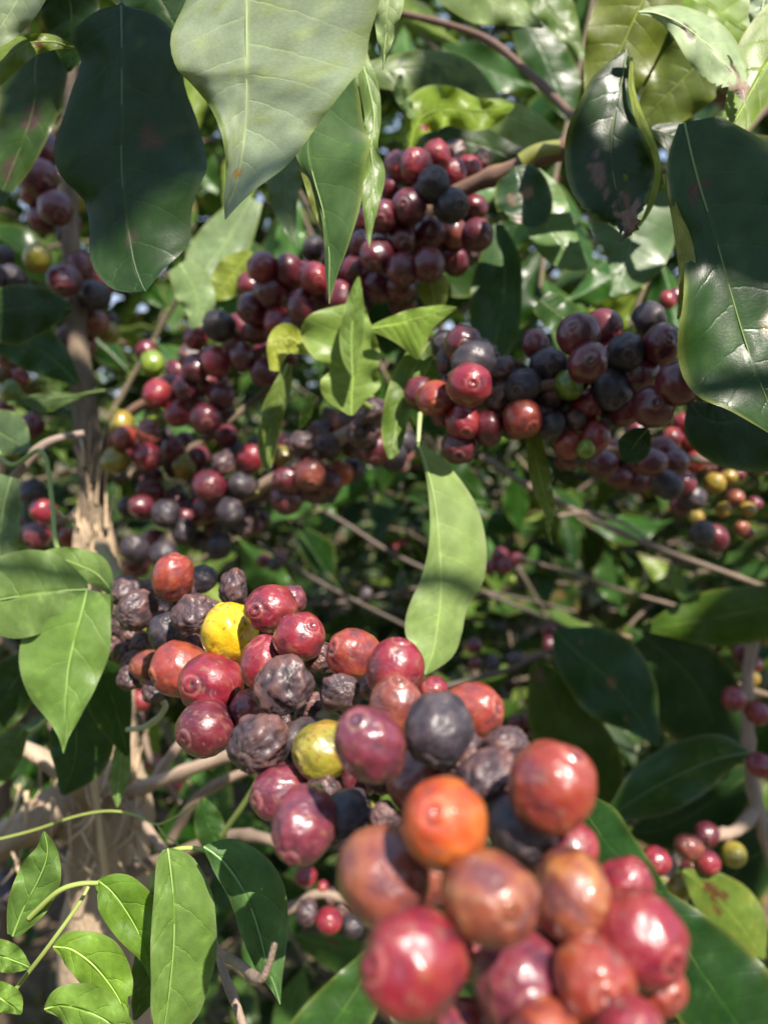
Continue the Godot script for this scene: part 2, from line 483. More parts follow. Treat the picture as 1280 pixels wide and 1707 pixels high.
	if rw > 0.0:
		local_put(lf, "midrib", tube(rib, rw, rw * 0.3, 6, 0.0, edge.lerp(base, 0.6), Color(0, 0, 0, 0), 0.0, 2), mats.stem)
	if o.has("pet"):
		var e = o.pet
		local_put(lf, "petiole", tube([P(st[0][0], st[0][1], d0), P((st[0][0] + e[0]) * 0.5, (st[0][1] + e[1]) * 0.5 - 2.0, (d0 + e[2]) * 0.5 - 0.002), P(e[0], e[1], e[2])], 0.0009, 0.0012, 7, 0.0, edge, Color(0, 0, 0, 0), 0.0, 4), mats.stem)
	return lf

# a leaf of length 1 along +X, for the bushes
func bush_leaf(which: int) -> ArrayMesh:
	if leaf_cache.has(which): return leaf_cache[which]
	var nu := 12; var nv := 6
	var tones := [Color(0.040, 0.088, 0.018), Color(0.028, 0.068, 0.018), Color(0.06, 0.13, 0.022), Color(0.10, 0.18, 0.03), Color(0.033, 0.07, 0.022), Color(0.12, 0.18, 0.03)]
	var base: Color = tones[which % 6]
	var v := PackedVector3Array(); var c := PackedColorArray(); var uv := PackedVector2Array()
	var sd := which * 3.7
	for i in nu + 1:
		var u := float(i) / nu
		var w := 0.205 * pow(sin(PI * pow(u, 0.85)), 0.8) * (1.0 - 0.25 * u) + 0.004
		if u > 0.85: w *= lerpf(1.0, 0.35, (u - 0.85) / 0.15)
		for j in nv + 1:
			var x := float(j) / nv * 2.0 - 1.0
			var y := -0.25 * u * u * (0.6 + 0.5 * sin(sd)) + 0.16 * absf(x) * w / 0.2 * 0.5 + 0.03 * x * x * sin(u * 17.0 + sd + (2.0 if x > 0.0 else 0.0))
			v.append(Vector3(u, y, x * w)); uv.append(Vector2(x * 0.5 + 0.5, u))
			var g := na.get_noise_3d(u * 3.0, x, sd)
			var cc := base * (1.0 + 0.3 * g)
			cc = cc.lerp(Color(0.22, 0.26, 0.06), 0.5 * smoothstep(0.9, 1.0, absf(x)))
			if which >= 6: cc = cc.lerp(Color(0.20, 0.12, 0.05), smoothstep(0.25, 0.45, na.get_noise_3d(u * 2.2, x * 0.8, sd + 30.0)))
			c.append(Color(cc.r, cc.g, cc.b, 1))
	leaf_cache[which] = grid_mesh(nu, nv, v, uv, c)
	return leaf_cache[which]

func leaf_basis(dir: Vector3, up: Vector3, s: float) -> Basis:
	var x := dir.normalized()
	var z := x.cross(up).normalized()
	return Basis(x * s, z.cross(x) * s, z * s)

var lit_points := [[230, 1020, 0.33], [300, 1000, 0.31], [330, 1120, 0.30], [450, 1020, 0.26], [450, 1140, 0.24], [420, 1230, 0.25], [600, 1100, 0.19], [660, 1120, 0.19], [610, 1240, 0.16], [740, 1210, 0.16], [500, 1370, 0.2], [740, 1370, 0.14], [920, 1310, 0.14], [640, 1460, 0.14], [820, 1500, 0.13],
	[690, 1600, 0.115], [860, 1630, 0.115], [950, 1490, 0.13], [1060, 1560, 0.12], [110, 1100, 0.32], [60, 1000, 0.32], [130, 1030, 0.32], [740, 850, 0.32], [740, 960, 0.32], [720, 1060, 0.32], [320, 1500, 0.32], [300, 1620, 0.32], [410, 1480, 0.34], [440, 1580, 0.33], [200, 1520, 0.35], [150, 1610, 0.33], [120, 1690, 0.32],
	[480, 30, 0.21], [420, 120, 0.21], [520, 100, 0.21], [420, 220, 0.21], [560, 580, 0.37], [530, 550, 0.37], [610, 610, 0.36], [590, 500, 0.36], [670, 640, 0.365], [650, 720, 0.36], [600, 560, 0.36], [690, 540, 0.355], [460, 700, 0.365], [480, 570, 0.37], [1130, 50, 0.29], [1190, 80, 0.29], [1218, 125, 0.287], [580, 250, 0.26], [740, 190, 0.42], [700, 210, 0.42],
	[215, 445, 0.272], [1185, 615, 0.262], [1245, 640, 0.256], [360, 600, 0.52], [297, 689, 0.53], [262, 656, 0.53], [170, 1000, 0.54], [170, 1400, 0.5], [100, 1380, 0.48]]

func blocks_lit(c: Vector3, s: float, from := 0) -> bool:
	var L := TO_SUN.normalized()
	for q in lit_points:
		var a := c - P(q[0], q[1], q[2])
		if (a - L * a.dot(L)).length() < s: return true
	return false

# ---------------------------------------------------------------- setting
func ground_y(x: float, z: float) -> float:
	var r := maxf(0.0, -z - 3.0)
	return 0.16 * r + 0.08 * na.get_noise_2d(x * 0.6, z * 0.6) + 2.0 * na.get_noise_2d(x * 0.02 + 5.0, z * 0.02) * smoothstep(4.0, 40.0, r)

func build_setting():
	var n := 90
	var v := PackedVector3Array(); var c := PackedColorArray(); var uv := PackedVector2Array()
	for i in n + 1:
		for j in n + 1:
			var a := (float(i) / n * 2.0 - 1.0); var b := (float(j) / n * 2.0 - 1.0)
			var x := signf(a) * pow(absf(a), 2.6) * 160.0; var z := signf(b) * pow(absf(b), 2.6) * 160.0
			v.append(Vector3(x, ground_y(x, z), z)); uv.append(Vector2(x, z))
			var g := 0.5 + 0.5 * na.get_noise_2d(x * 2.3, z * 2.3)
			var cc := Color(0.16, 0.11, 0.07).lerp(Color(0.09, 0.13, 0.035), smoothstep(0.4, 0.7, g))
			c.append(Color(cc.r, cc.g, cc.b, 1))
	var gr := put(self, "ground", grid_mesh(n, n, v, uv, c), mats.soil)
	gr.set_meta("kind", "structure"); gr.set_meta("label", "brown and grassy plantation ground rising behind the bushes")
	# fallen leaf litter and grass
	scatter("leaf_litter", "dry fallen leaves and low weeds under the coffee bushes", 1400, func(_k): 
		var x := rng.randf_range(-3.5, 3.5); var z := rng.randf_range(-7.0, 1.5)
		return Transform3D(leaf_basis(Vector3(rng.randf_range(-1, 1), rng.randf_range(-0.1, 0.5), rng.randf_range(-1, 1)), Vector3.UP, rng.randf_range(0.06, 0.12)), Vector3(x, ground_y(x, z) + 0.01, z)),
		[Color(3.0, 1.3, 1.0), Color(2.4, 1.1, 0.9), Color(1.4, 1.2, 0.9), Color(1.0, 1.0, 1.0)])
	# the row of coffee behind the viewer
	scatter("coffee_row", "dense row of coffee bushes standing behind the viewer", 5000, func(_k):
		var y := 2.3 * pow(rng.randf(), 0.8); var x := rng.randf_range(-5.0, 5.0)
		var z := 2.6 + rng.randf_range(-0.6, 0.6)
		return Transform3D(leaf_basis(Vector3(rng.randf_range(-1, 1), rng.randf_range(-0.7, 0.25), rng.randf_range(-1, 1)), Vector3(rng.randf_range(-0.5, 0.5), 1, rng.randf_range(-0.3, 0.6)), rng.randf_range(0.15, 0.22)), Vector3(x, y, z)), [Color(1, 1, 1)])
	# hillside of coffee far behind
	for row in 5:
		var z0 := -3.9 - row * 2.2
		var wide := 5.0 + row * 1.6
		scatter("coffee_row", ["sunlit hedge row of coffee closest behind the bushes", "second sunlit hedge row of coffee up the slope", "third hedge row of coffee up the slope", "fourth hedge row of coffee high on the slope", "last hedge row of coffee on the crest of the slope"][row], 11000 if row == 0 else 2600, func(_k):
			var x := rng.randf_range(-wide, wide)
			var hgt := (3.9 if row == 0 else 2.2) + 0.7 * na.get_noise_2d(x * 0.8, row * 9.0)
			var y := hgt * pow(rng.randf(), 0.75)
			var half := 0.75 * sqrt(maxf(0.05, 1.0 - pow(y / hgt - 0.35, 2.0) * 1.6))
			var z := z0 + rng.randf_range(-half, half)
			return Transform3D(leaf_basis(Vector3(rng.randf_range(-1, 1), rng.randf_range(-0.7, 0.25), rng.randf_range(-1, 1)), Vector3(rng.randf_range(-0.5, 0.5), 1, rng.randf_range(-0.3, 0.6)), rng.randf_range(0.15, 0.23)), Vector3(x, ground_y(x, z) + y, z)),
			[Color(1, 1, 1), Color(1.5, 1.4, 1.1), Color(0.8, 0.9, 0.9), Color(2.0, 1.7, 1.2)])

func scatter(called: String, label: String, count: int, place: Callable, tones: Array):
	var mm := MultiMesh.new(); mm.transform_format = MultiMesh.TRANSFORM_3D; mm.use_colors = true
	mm.mesh = bush_leaf(0); mm.instance_count = count
	for i in count:
		var t: Transform3D = place.call(i)
		mm.set_instance_transform(i, t)
		mm.set_instance_color(i, tones[rng.randi() % tones.size()])
	var o := MultiMeshInstance3D.new(); o.name = numbered(called); o.multimesh = mm; o.material_override = mats.far
	o.set_meta("kind", "stuff"); o.set_meta("label", label); o.set_meta("category", "foliage")
	add_child(o)

# a coffee bush: trunk, paired side branches (each with its leaves and some fruit)
func bush(label: String, x: float, z: float, h: float, pairs: int, reach: float, zmax: float, leaf_s := 0.13, fruit := 0.5):
	var root := thing("coffee_bush", label, "coffee bush", Vector3(x, ground_y(x, z), z), "coffee bushes behind the branches")
	var lean := Vector3(rng.randf_range(-0.08, 0.08), 0, rng.randf_range(-0.08, 0.08))
	put(root, "trunk", tube([Vector3(0, -0.05, 0), lean * 0.4 + Vector3(0, h * 0.4, 0), lean + Vector3(0, h, 0)], 0.016, 0.004, 9, 0.12, Color(0.12, 0.085, 0.06)), mats.bark)
	for k in pairs:
		var y := lerpf(0.25, 0.98, (k + 0.5) / pairs) * h
		var turn := k * 1.57 + rng.randf_range(-0.5, 0.5)
		for s in 2:
			var az := turn + s * PI
			var out := Vector3(cos(az), 0, sin(az))
			var len := reach * lerpf(1.0, 0.45, y / h) * rng.randf_range(0.8, 1.15)
			var p0 := lean * (y / h) + Vector3(0, y, 0)
			var p1 := p0 + out * len * 0.5 + Vector3(0, 0.10 * len, 0)
			var p2 := p0 + out * len + Vector3(0, -0.22 * len, 0)
			if root.position.z + p2.z > zmax: continue
			var br := put(root, "branch", tube([p0, p1, p2], 0.0045, 0.002, 6, 0.0, Color(0.10, 0.075, 0.05), Color(0, 0, 0, 0), 0.0, 5), mats.twig)
			var n := int(len / 0.062)
			for i in n:
				var t := (i + 1.0) / n
				if t < 0.22: continue
				var at := p0.lerp(p1, t * 2.0) if t < 0.5 else p1.lerp(p2, t * 2.0 - 1.0)
				for w in [-1, 1]:
					if rng.randf() < 0.18: continue
					var dir: Vector3 = out * rng.randf_range(0.2, 0.8) + out.cross(Vector3.UP) * w + Vector3(0, rng.randf_range(-0.9, 0.25), 0)
					if i == n - 1 and w == 1: dir = out + Vector3(0, -0.3, 0)
					var lm := put(br, "leaf", bush_leaf(rng.randi() % 9), mats.leaf if rng.randf() < 0.6 else mats.leaf_dull)
					lm.transform = Transform3D(leaf_basis(dir, Vector3(rng.randf_range(-0.4, 0.4), 1, rng.randf_range(-0.2, 0.5)), leaf_s * rng.randf_range(0.75, 1.2)), at)
				if rng.randf() < fruit and t < 0.8:
					for f in rng.randi_range(3, 7):
						var r := rng.randf_range(0.0058, 0.0075)
						var dd := Vector3(rng.randf_range(-1, 1), rng.randf_range(-1, 1), rng.randf_range(-1, 1)).normalized()
						var kd: String = "mmmrrwkvgp"[rng.randi() % 10]
						var ch := put(br, "cherry", shared_cherry(kd, rng.randi() % 4), mats.dry if (kd == "k" or kd == "w") else mats.skin)
						ch.transform = Transform3D(aim(dd, 0.0, r), at + dd * 0.011)

func build_background_bushes():
	# label, x, z, height, pairs of branches, reach, nearest z, leaf length, fruit
	bush("coffee bush straight behind the hanging yellow green leaf", 0.08, -1.25, 1.9, 17, 0.62, -0.74, 0.13, 0.16)
	bush("coffee bush behind the bare brown trunk on the left", -0.55, -1.15, 2.3, 19, 0.62, -0.70, 0.13, 0.2)
	bush("coffee bush behind the twig of berries on the right", 0.66, -1.15, 2.3, 19, 0.62, -0.70, 0.13, 0.2)
	bush("tall coffee bush showing between the upper fruit and the sky gaps", 0.20, -1.75, 3.0, 22, 0.75, -0.95, 0.14, 0.12)
	bush("tall coffee bush behind the large dark leaf at the upper left", -0.45, -1.8, 3.0, 22, 0.75, -0.95, 0.14, 0.12)
	bush("tall coffee bush behind the scorched leaf at the top right", 0.95, -1.8, 3.1, 22, 0.8, -0.95, 0.14, 0.12)
	bush("coffee bush far back between the trunk and the hanging leaf", -0.15, -2.7, 2.5, 18, 0.9, -1.7, 0.15, 0.1)
	bush("coffee bush far back seen under the middle fruit cluster", 0.75, -2.9, 2.6, 18, 0.9, -1.8, 0.15, 0.1)
	bush("coffee bush farthest left beyond the left edge leaves", -1.4, -2.3, 2.9, 20, 0.9, -1.2, 0.15, 0.1)
	bush("coffee bush farthest right beyond the dark glossy leaves", 1.7, -2.4, 2.9, 20, 0.9, -1.2, 0.15, 0.1)
	# a taller shade tree stands behind the viewer; its crown dapples the bushes
	var tr := thing("shade_tree", "tall shade tree standing over the coffee behind the viewer", "tree", Vector3(4.2, 0, 3.4))
	local_put(tr, "trunk", tube([Vector3(4.2, -0.1, 3.4), Vector3(4.1, 2.5, 3.2), Vector3(3.4, 4.6, 2.6), Vector3(2.4, 6.0, 1.9)], 0.16, 0.06, 12, 0.1, Color(0.22, 0.17, 0.13)), mats.bark)
	var mm := MultiMesh.new(); mm.transform_format = MultiMesh.TRANSFORM_3D; mm.mesh = bush_leaf(1)
	var where := []
	var L := TO_SUN.normalized()
	while where.size() < 650:
		var a := Vector3(rng.randf_range(-2.6, 2.6), rng.randf_range(0.2, 3.2), -rng.randf_range(0.75, 3.6))
		if na.get_noise_2d(a.x * 1.6 + 40.0, (a.y - a.z) * 1.6) < -0.12: continue
		var s := rng.randf_range(6.2, 7.6)
		if blocks_lit(a + L * s, 0.30): continue
		where.append(Transform3D(leaf_basis(Vector3(rng.randf_range(-1, 1), rng.randf_range(-0.6, 0.2), rng.randf_range(-1, 1)), Vector3(rng.randf_range(-0.4, 0.4), 1, rng.randf_range(-0.4, 0.4)), rng.randf_range(0.16, 0.28)), a + L * s - tr.position))
	mm.instance_count = where.size()
	for k in where.size(): mm.set_instance_transform(k, where[k])
	var cr_ := MultiMeshInstance3D.new(); cr_.name = "crown"; cr_.multimesh = mm; cr_.material_override = mats.far
	cr_.set_meta("kind", "stuff"); tr.add_child(cr_)

# ---------------------------------------------------------------- the trunk on the left
func build_trunk():
	var D := 0.54
	var root := thing("coffee_tree", "upright coffee tree with a light brown trunk of shaggy bark and fruit at its nodes", "tree", P(150, 1450, 0.5) * Vector3(1, 0, 1))
	var path := [[120, -40, 0.60], [118, 240, 0.58], [120, 430, 0.57], [134, 600, 0.56], [150, 760, 0.55], [160, 900, 0.54], [170, 1100, 0.53], [178, 1300, 0.52], [182, 1460, 0.51]]
	var low := P(185, 1460, 0.51); low.y = 0.0
	var pts := pix_path(path); pts.append(low.lerp(P(182, 1460, 0.51), 0.5)); pts.append(low)
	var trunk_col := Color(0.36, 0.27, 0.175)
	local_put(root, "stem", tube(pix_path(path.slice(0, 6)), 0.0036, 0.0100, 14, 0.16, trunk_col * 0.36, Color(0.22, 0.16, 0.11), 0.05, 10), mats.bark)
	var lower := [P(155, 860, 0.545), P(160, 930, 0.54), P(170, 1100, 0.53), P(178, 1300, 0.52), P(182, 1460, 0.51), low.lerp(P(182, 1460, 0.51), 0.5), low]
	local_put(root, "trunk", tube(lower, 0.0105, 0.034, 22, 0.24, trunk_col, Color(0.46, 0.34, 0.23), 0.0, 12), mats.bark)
	# peeling strips of bark
	for k in 48:
		var x := rng.randf_range(20, 235); var y := rng.randf_range(1260, 1440); var d := 0.485 - rng.randf_range(0.0, 0.03)
		var dx := rng.randf_range(-60, 60); var dy := rng.randf_range(20, 90)
		local_put(root, "bark_strip", tube([P(x, y, d), P(x + dx * 0.4, y + dy * 0.6, d - rng.randf_range(-0.004, 0.012)), P(x + dx, y + dy, d + 0.008)], rng.randf_range(0.0006, 0.0016), 0.0004, 5, 0.15, trunk_col * rng.randf_range(0.8, 1.7), Color(0, 0, 0, 0), 0.0, 4), mats.bark)
	for k in 80:
		var y := rng.randf_range(760, 1440) if k < 50 else rng.randf_range(1260, 1450)
		var x := lerpf(150, 182, (y - 760) / 700.0) + rng.randf_range(-1, 1) * lerpf(18, 62, (y - 760) / 700.0)
		var d := lerpf(0.55, 0.51, (y - 760) / 700.0) - lerpf(0.011, 0.026, (y - 760) / 700.0) * rng.randf_range(0.75, 1.1)
		var ln := rng.randf_range(40, 110)
		var sw := rng.randf_range(-16, 16)
		var m := tube([P(x, y, d), P(x + sw * 0.3, y - ln * 0.5, d + rng.randf_range(-0.005, 0.002)), P(x + sw, y - ln, d + rng.randf_range(-0.01, 0.004))], rng.randf_range(0.0008, 0.0022), 0.0004, 5, 0.1, trunk_col * rng.randf_range(0.8, 1.7), Color(0, 0, 0, 0), 0.0, 4)
		local_put(root, "bark_strip", m, mats.bark)
	var side := tube(pix_path([[165, 1420, 0.50], [110, 1345, 0.49], [60, 1370, 0.48], [10, 1395, 0.47], [-60, 1440, 0.47]]), 0.013, 0.009, 14, 0.34, Color(0.30, 0.22, 0.15), Color(0.42, 0.33, 0.23), 0.0, 8)
	local_put(root, "old_limb", side, mats.bark)
	var l2 := tube(pix_path([[150, 1340, 0.49], [120, 1300, 0.47], [70, 1262, 0.46], [30, 1240, 0.46]]), 0.008, 0.004, 10, 0.30, Color(0.32, 0.24, 0.16), Color(0.42, 0.33, 0.24), 0.0, 8)
	local_put(root, "old_limb", l2, mats.bark)
	cherries(root, [
		[73, 249, 25, "m"], [65, 296, 28, "m", 0.3, 0.3], [94, 347, 26, "m", 0.2, 0.4], [120, 329, 21, "v"], [54, 322, 18, "b"],
		[109, 467, 25, "m", -0.2, 0.4], [160, 492, 24, "w", 0.1, 0.2], [141, 456, 22, "m"], [156, 539, 23, "b"], [138, 577, 22, "r", 0, 0.5], [181, 554, 17, "v"],
		[172, 470, 18, "m"], [150, 515, 18, "m"], [100, 300, 20, "m"], [118, 372, 17, "m"],
		[177, 937, 17, "b"], [187, 912, 16, "v"], [120, 1345, 22, "m", 0.2, -0.3], [150, 1338, 20, "m", 0.5, 0.1]],
		path, 0.0105, 0.05, false, 0.7, 1.13)

# ---------------------------------------------------------------- fruiting branches
func build_branches():
	var green := Color(0.055, 0.115, 0.03)
	# A: the nearest one, lower middle
	var A := thing("coffee_branch", "nearest coffee branch packed with big red, black and one yellow cherry", "coffee branch", P(160, 880, 0.5), "fruiting coffee branches")
	var pa := [[168, 905, 0.50], [185, 945, 0.42], [225, 1020, 0.345], [310, 1060, 0.315], [400, 1095, 0.275], [470, 1145, 0.235], [560, 1215, 0.195], [660, 1290, 0.172], [760, 1390, 0.152], [860, 1500, 0.138], [930, 1620, 0.128], [990, 1790, 0.12]]
	var ps := []
	for q in pa: ps.append([q[0], q[1], q[2] + (0.0 if q[1] < 1000 else 0.010)])
	local_put(A, "stem", tube(pix_path(ps), 0.0042, 0.0024, 10, 0.08, Color(0.27, 0.19, 0.12), Color(0.20, 0.24, 0.06), 0.03, 8), mats.twig)
	var pf := []
	for q in pa: pf.append([q[0], q[1], q[2] - 0.012])
	cherries(A, [
		[289, 963, 35, "s", 0.1, -0.9, "orange red cherry at the top of the nearest branch"], [336, 966, 23, "w-"], [211, 986, 29, "k", -0.6, 0.3], [230, 1018, 34, "k+", -0.7, 0.35], [303, 987, 29, "k+", -0.1, 0.05],
		[322, 1022, 36, "k+", 0.4, 0.5], [389, 980, 32, "k", 0.0, 0.9, "upright dried cherry with a deep crease"], [452, 1014, 41, "r", -0.55, 0.05], [486, 1001, 24, "p-"],
		[384, 1056, 46, "y", -0.3, -0.9, "bright yellow cherry with brown specks"], [278, 1055, 32, "w", 0.0, -0.6, "grey olive dried cherry left of the yellow one"], [194, 1043, 19, "k"], [205, 1088, 23, "k"],
		[236, 1074, 22, "k"], [219, 1060, 18, "k"], [216, 1130, 23, "k"], [247, 1110, 28, "b", -0.9, 0.1], [300, 1114, 46, "s", -0.9, 0.2], [353, 1138, 51, "r+", -0.60, 0.05, "glossy red cherry with a round scar on its left side"],
		[343, 1214, 46, "m-", -0.7, 0.3], [257, 1152, 22, "k"], [447, 1108, 46, "r-", -0.4, -0.8], [472, 1142, 52, "k+", 0.6, 0.75, "large black wrinkled cherry with a deep crease"],
		[413, 1181, 30, "p-"], [430, 1237, 52, "k+", -0.5, 0.6], [499, 1063, 41, "r", 0.48, -0.45], [326, 1072, 20, "k-"], [400, 1012, 22, "k--"],
		[590, 1091, 43, "s", -0.72, -0.3], [658, 1116, 47, "r", 0.2, -0.9, "shiny pink red cherry at the right end of the top row"], [534, 1096, 30, "k-"], [568, 1156, 37, "k", 0.3, -0.2],
		[660, 1180, 47, "b-", 0.1, -0.8], [615, 1243, 60, "p+", -0.27, -0.60, "purple red cherry with a pale ring scar near its top"], [542, 1252, 49, "v", -0.8, 0.2, "olive yellow cherry with dark flecks"], [507, 1243, 44, "w-"],
		[731, 1214, 56, "w+", -0.3, 0.8, "large smooth grey black cherry beside the purple red one"], [783, 1188, 50, "s-", 0.8, -0.2], [808, 1291, 50, "k+", -0.4, 0.6], [838, 1252, 42, "k-"], [699, 1302, 52, "b-", 0.3, 0.9],
		[740, 1373, 70, "o++", -0.15, -0.20, "bright orange cherry with its round scar facing forward"], [474, 1320, 50, "p-", -0.8, 0.2], [507, 1374, 57, "p", -0.3, 0.8], [579, 1363, 46, "w", -0.55, 0.5], [640, 1362, 26, "k-"],
		[722, 1150, 22, "r--"], [637, 1462, 73, "b", 0.6, 0.7], [815, 1497, 78, "n+", 0.42, 0.18, "mottled orange cherry with a yellow ring round its scar"], [950, 1492, 69, "n+", 0.3, 0.8], [1040, 1480, 47, "r-", 0.5, -0.7],
		[919, 1312, 70, "s", 0.5, -0.7, "big orange red cherry above the grey one at the right"], [872, 1378, 57, "w+", 0.2, 0.7, "dull grey brown cherry right of the bright orange one"], [953, 1414, 42, "r-"], [690, 1606, 86, "r+", -0.72, 0.02, "largest red cherry, low in front at the bottom"],
		[862, 1632, 74, "p+", 0.28, 0.45], [986, 1634, 68, "s+", 0.28, 0.30], [1063, 1563, 74, "r+", 0.7, 0.4], [1090, 1640, 50, "s-", 0.6, 0.3], [1046, 1722, 58, "r+", 0.1, 0.3],
		[770, 1712, 46, "r-"], [905, 1728, 55, "s+"], [560, 1310, 30, "k--"], [760, 1300, 34, "k--"], [690, 1400, 30, "k--"], [600, 1300, 30, "m--"], [860, 1430, 40, "b--"], [470, 1200, 26, "k--"], [380, 1160, 26, "m--"], [250, 985, 26, "k-"], [190, 1075, 20, "k"], [262, 1020, 24, "k-"], [345, 1020, 24, "k-"], [300, 1062, 20, "k"], [225, 1105, 22, "k"], [392, 1200, 30, "k-"], [520, 1180, 30, "k-"], [460, 1270, 34, "k-"], [540, 1320, 30, "k-"], [640, 1290, 36, "k-"], [770, 1260, 40, "k-"], [620, 1140, 26, "k-"], [860, 1340, 40, "k-"], [720, 1460, 40, "b-"], [780, 1580, 44, "r-"], [920, 1560, 44, "s-"]],
		pf, 0.0073, 0.014, true)
	# B: the upper one
	var B := thing("coffee_branch", "upper coffee branch of maroon cherries running from the trunk to the top right", "coffee branch", P(165, 740, 0.55), "fruiting coffee branches")
	var pb := [[165, 760, 0.555], [215, 690, 0.55], [270, 660, 0.54], [350, 610, 0.52], [440, 530, 0.49], [540, 470, 0.46], [640, 400, 0.435], [760, 322, 0.425], [860, 280, 0.41], [930, 252, 0.40], [1080, 190, 0.39], [1210, 145, 0.385], [1330, 110, 0.38]]
	local_put(B, "stem", tube(pix_path(pb), 0.0038, 0.0052, 10, 0.08, Color(0.13, 0.075, 0.055), Color(0.20, 0.12, 0.07), 0.04, 9), mats.twig)
	local_put(B, "node", tube(pix_path([[870, 272, 0.405], [895, 256, 0.402], [935, 248, 0.398]]), 0.0052, 0.0046, 9, 0.05, Color(0.20, 0.21, 0.05), Color(0, 0, 0, 0), 0.0, 5), mats.stem)
	cherries(B, [
		[666, 279, 21, "r"], [694, 277, 26, "r", -0.35, -0.5], [727, 262, 24, "r", 0.1, -0.5], [754, 291, 23, "r", 0.2, -0.3], [779, 284, 22, "r", 0.3, -0.3], [721, 309, 27, "w", 0.1, -0.6], [650, 309, 18, "m"],
		[653, 334, 22, "m"], [682, 345, 27, "m", -0.3, -0.2], [752, 343, 26, "w", 0.5, -0.1], [791, 345, 20, "m"], [637, 361, 25, "m", -0.1, 0.1], [716, 388, 24, "m", -0.25, 0.65], [757, 388, 23, "b"], [795, 392, 24, "m", 0.5, 0.3],
		[669, 399, 24, "m", 0.2, 0.3], [628, 424, 26, "m", -0.2, 0.5], [605, 410, 23, "m"], [671, 449, 25, "m", 0.2, 0.6], [714, 442, 25, "m", 0.3, 0.6], [757, 435, 21, "m"], [628, 478, 23, "m"], [667, 478, 23, "m"], [610, 370, 21, "m"],
		[592, 453, 23, "m"], [567, 496, 24, "m"], [556, 431, 21, "m"], [524, 413, 17, "w"], [700, 415, 20, "m"], [640, 450, 20, "m"], [735, 415, 19, "m"], [690, 365, 18, "m"], [600, 500, 20, "m"],
		[437, 446, 24, "r", 0.2, -0.2], [452, 487, 27, "m", -0.5, 0.05], [482, 451, 22, "m"], [524, 464, 24, "r", 0.3, 0.1], [502, 510, 24, "m"], [461, 535, 22, "r", 0.2, 0.5], [420, 514, 24, "m"], [416, 474, 19, "m"], [531, 503, 21, "m"],
		[491, 545, 23, "m"], [430, 553, 21, "m"], [470, 575, 20, "m"], [400, 545, 20, "m"], [440, 590, 18, "m"],
		[327, 562, 20, "r", 0.1, 0.2], [362, 602, 24, "r", 0.1, 0.8], [403, 594, 21, "m", 0.3, 0.3], [440, 621, 21, "m"], [365, 543, 25, "w"], [295, 619, 18, "m"], [327, 613, 21, "m"], [311, 645, 21, "m"],
		[262, 656, 21, "r", -0.2, 0.7], [297, 689, 21, "r", 0.2, 0.6], [343, 697, 24, "m", 0.1, 0.3], [370, 659, 20, "m"], [260, 697, 18, "g"], [249, 721, 19, "b"], [203, 707, 19, "v"], [208, 729, 19, "s", -0.2, 0.5],
		[246, 761, 21, "r", 0.3, 0.3], [193, 767, 21, "v"], [254, 605, 18, "g"], [345, 640, 18, "m"], [325, 665, 17, "m"], [385, 560, 18, "m"]],
		pb, 0.0078, 0.030, false, 0.75, 1.13)
	# D: below it, from the trunk to the middle
	var D := thing("coffee_branch", "middle coffee branch of mostly dark dried cherries just right of the trunk", "coffee branch", P(170, 870, 0.56), "fruiting coffee branches")
	var pd := [[168, 985, 0.55], [235, 940, 0.55], [310, 880, 0.55], [400, 830, 0.53], [500, 775, 0.50], [590, 715, 0.47], [650, 690, 0.45]]
	local_put(D, "stem", tube(pix_path(pd), 0.0058, 0.0036, 10, 0.1, Color(0.26, 0.19, 0.14), Color(0.33, 0.25, 0.18), 0.04, 8), mats.twig)
	local_put(D, "side_twig", tube(pix_path([[190, 800, 0.555], [225, 790, 0.56], [330, 740, 0.56], [420, 670, 0.56], [455, 640, 0.55]]), 0.0035, 0.0022, 8, 0.06, Color(0.14, 0.11, 0.07), Color(0, 0, 0, 0), 0.03, 6), mats.twig)
	cherries(D, [
		[289, 748, 19, "p"], [332, 761, 16, "p"], [308, 778, 19, "v"], [378, 726, 17, "m"], [349, 810, 25, "m", 0, 0], [343, 848, 20, "m", 0, 0.1], [403, 810, 21, "w"], [443, 813, 19, "k"], [252, 818, 19, "m"], [238, 845, 20, "m"],
		[276, 856, 22, "w"], [295, 831, 17, "w"], [319, 853, 19, "w"], [306, 885, 20, "w"], [384, 853, 22, "w", 0.1, 0.8], [416, 858, 18, "k"], [357, 880, 18, "k"], [424, 877, 14, "m"], [419, 764, 21, "r"], [373, 772, 21, "k"],
		[225, 915, 22, "w"], [273, 923, 22, "w"], [365, 910, 20, "w"], [516, 789, 27, "b", 0.1, 0.6, "orange red spotted cherry low in the middle"], [567, 789, 20, "o", 0.0, 0.6, "small orange yellow cherry at the end of its cluster"], [475, 762, 18, "v"],
		[503, 741, 23, "k"], [547, 744, 22, "k"], [606, 722, 29, "k"], [619, 687, 25, "k"], [572, 700, 19, "b"], [655, 760, 23, "w"], [478, 831, 25, "m", 0.1, 0.2], [481, 800, 23, "m"], [519, 815, 21, "m"], [541, 719, 19, "k"],
		[330, 800, 18, "k"], [370, 830, 17, "w"], [265, 830, 17, "m"], [455, 795, 17, "m"], [590, 745, 19, "k"], [585, 700, 18, "k"], [640, 720, 19, "k"], [330, 900, 17, "w"]],
		pd, 0.0082, 0.035, false, 0.8, 1.13)
	# C: right middle cluster
	var C := thing("coffee_branch", "coffee branch on the right with a thick cluster of maroon cherries and one green", "coffee branch", P(1330, 540, 0.36), "fruiting coffee branches")
	var pc := [[1360, 560, 0.36], [1210, 590, 0.355], [1100, 615, 0.345], [980, 630, 0.34], [860, 650, 0.34], [760, 655, 0.345], [700, 655, 0.355], [680, 655, 0.362]]
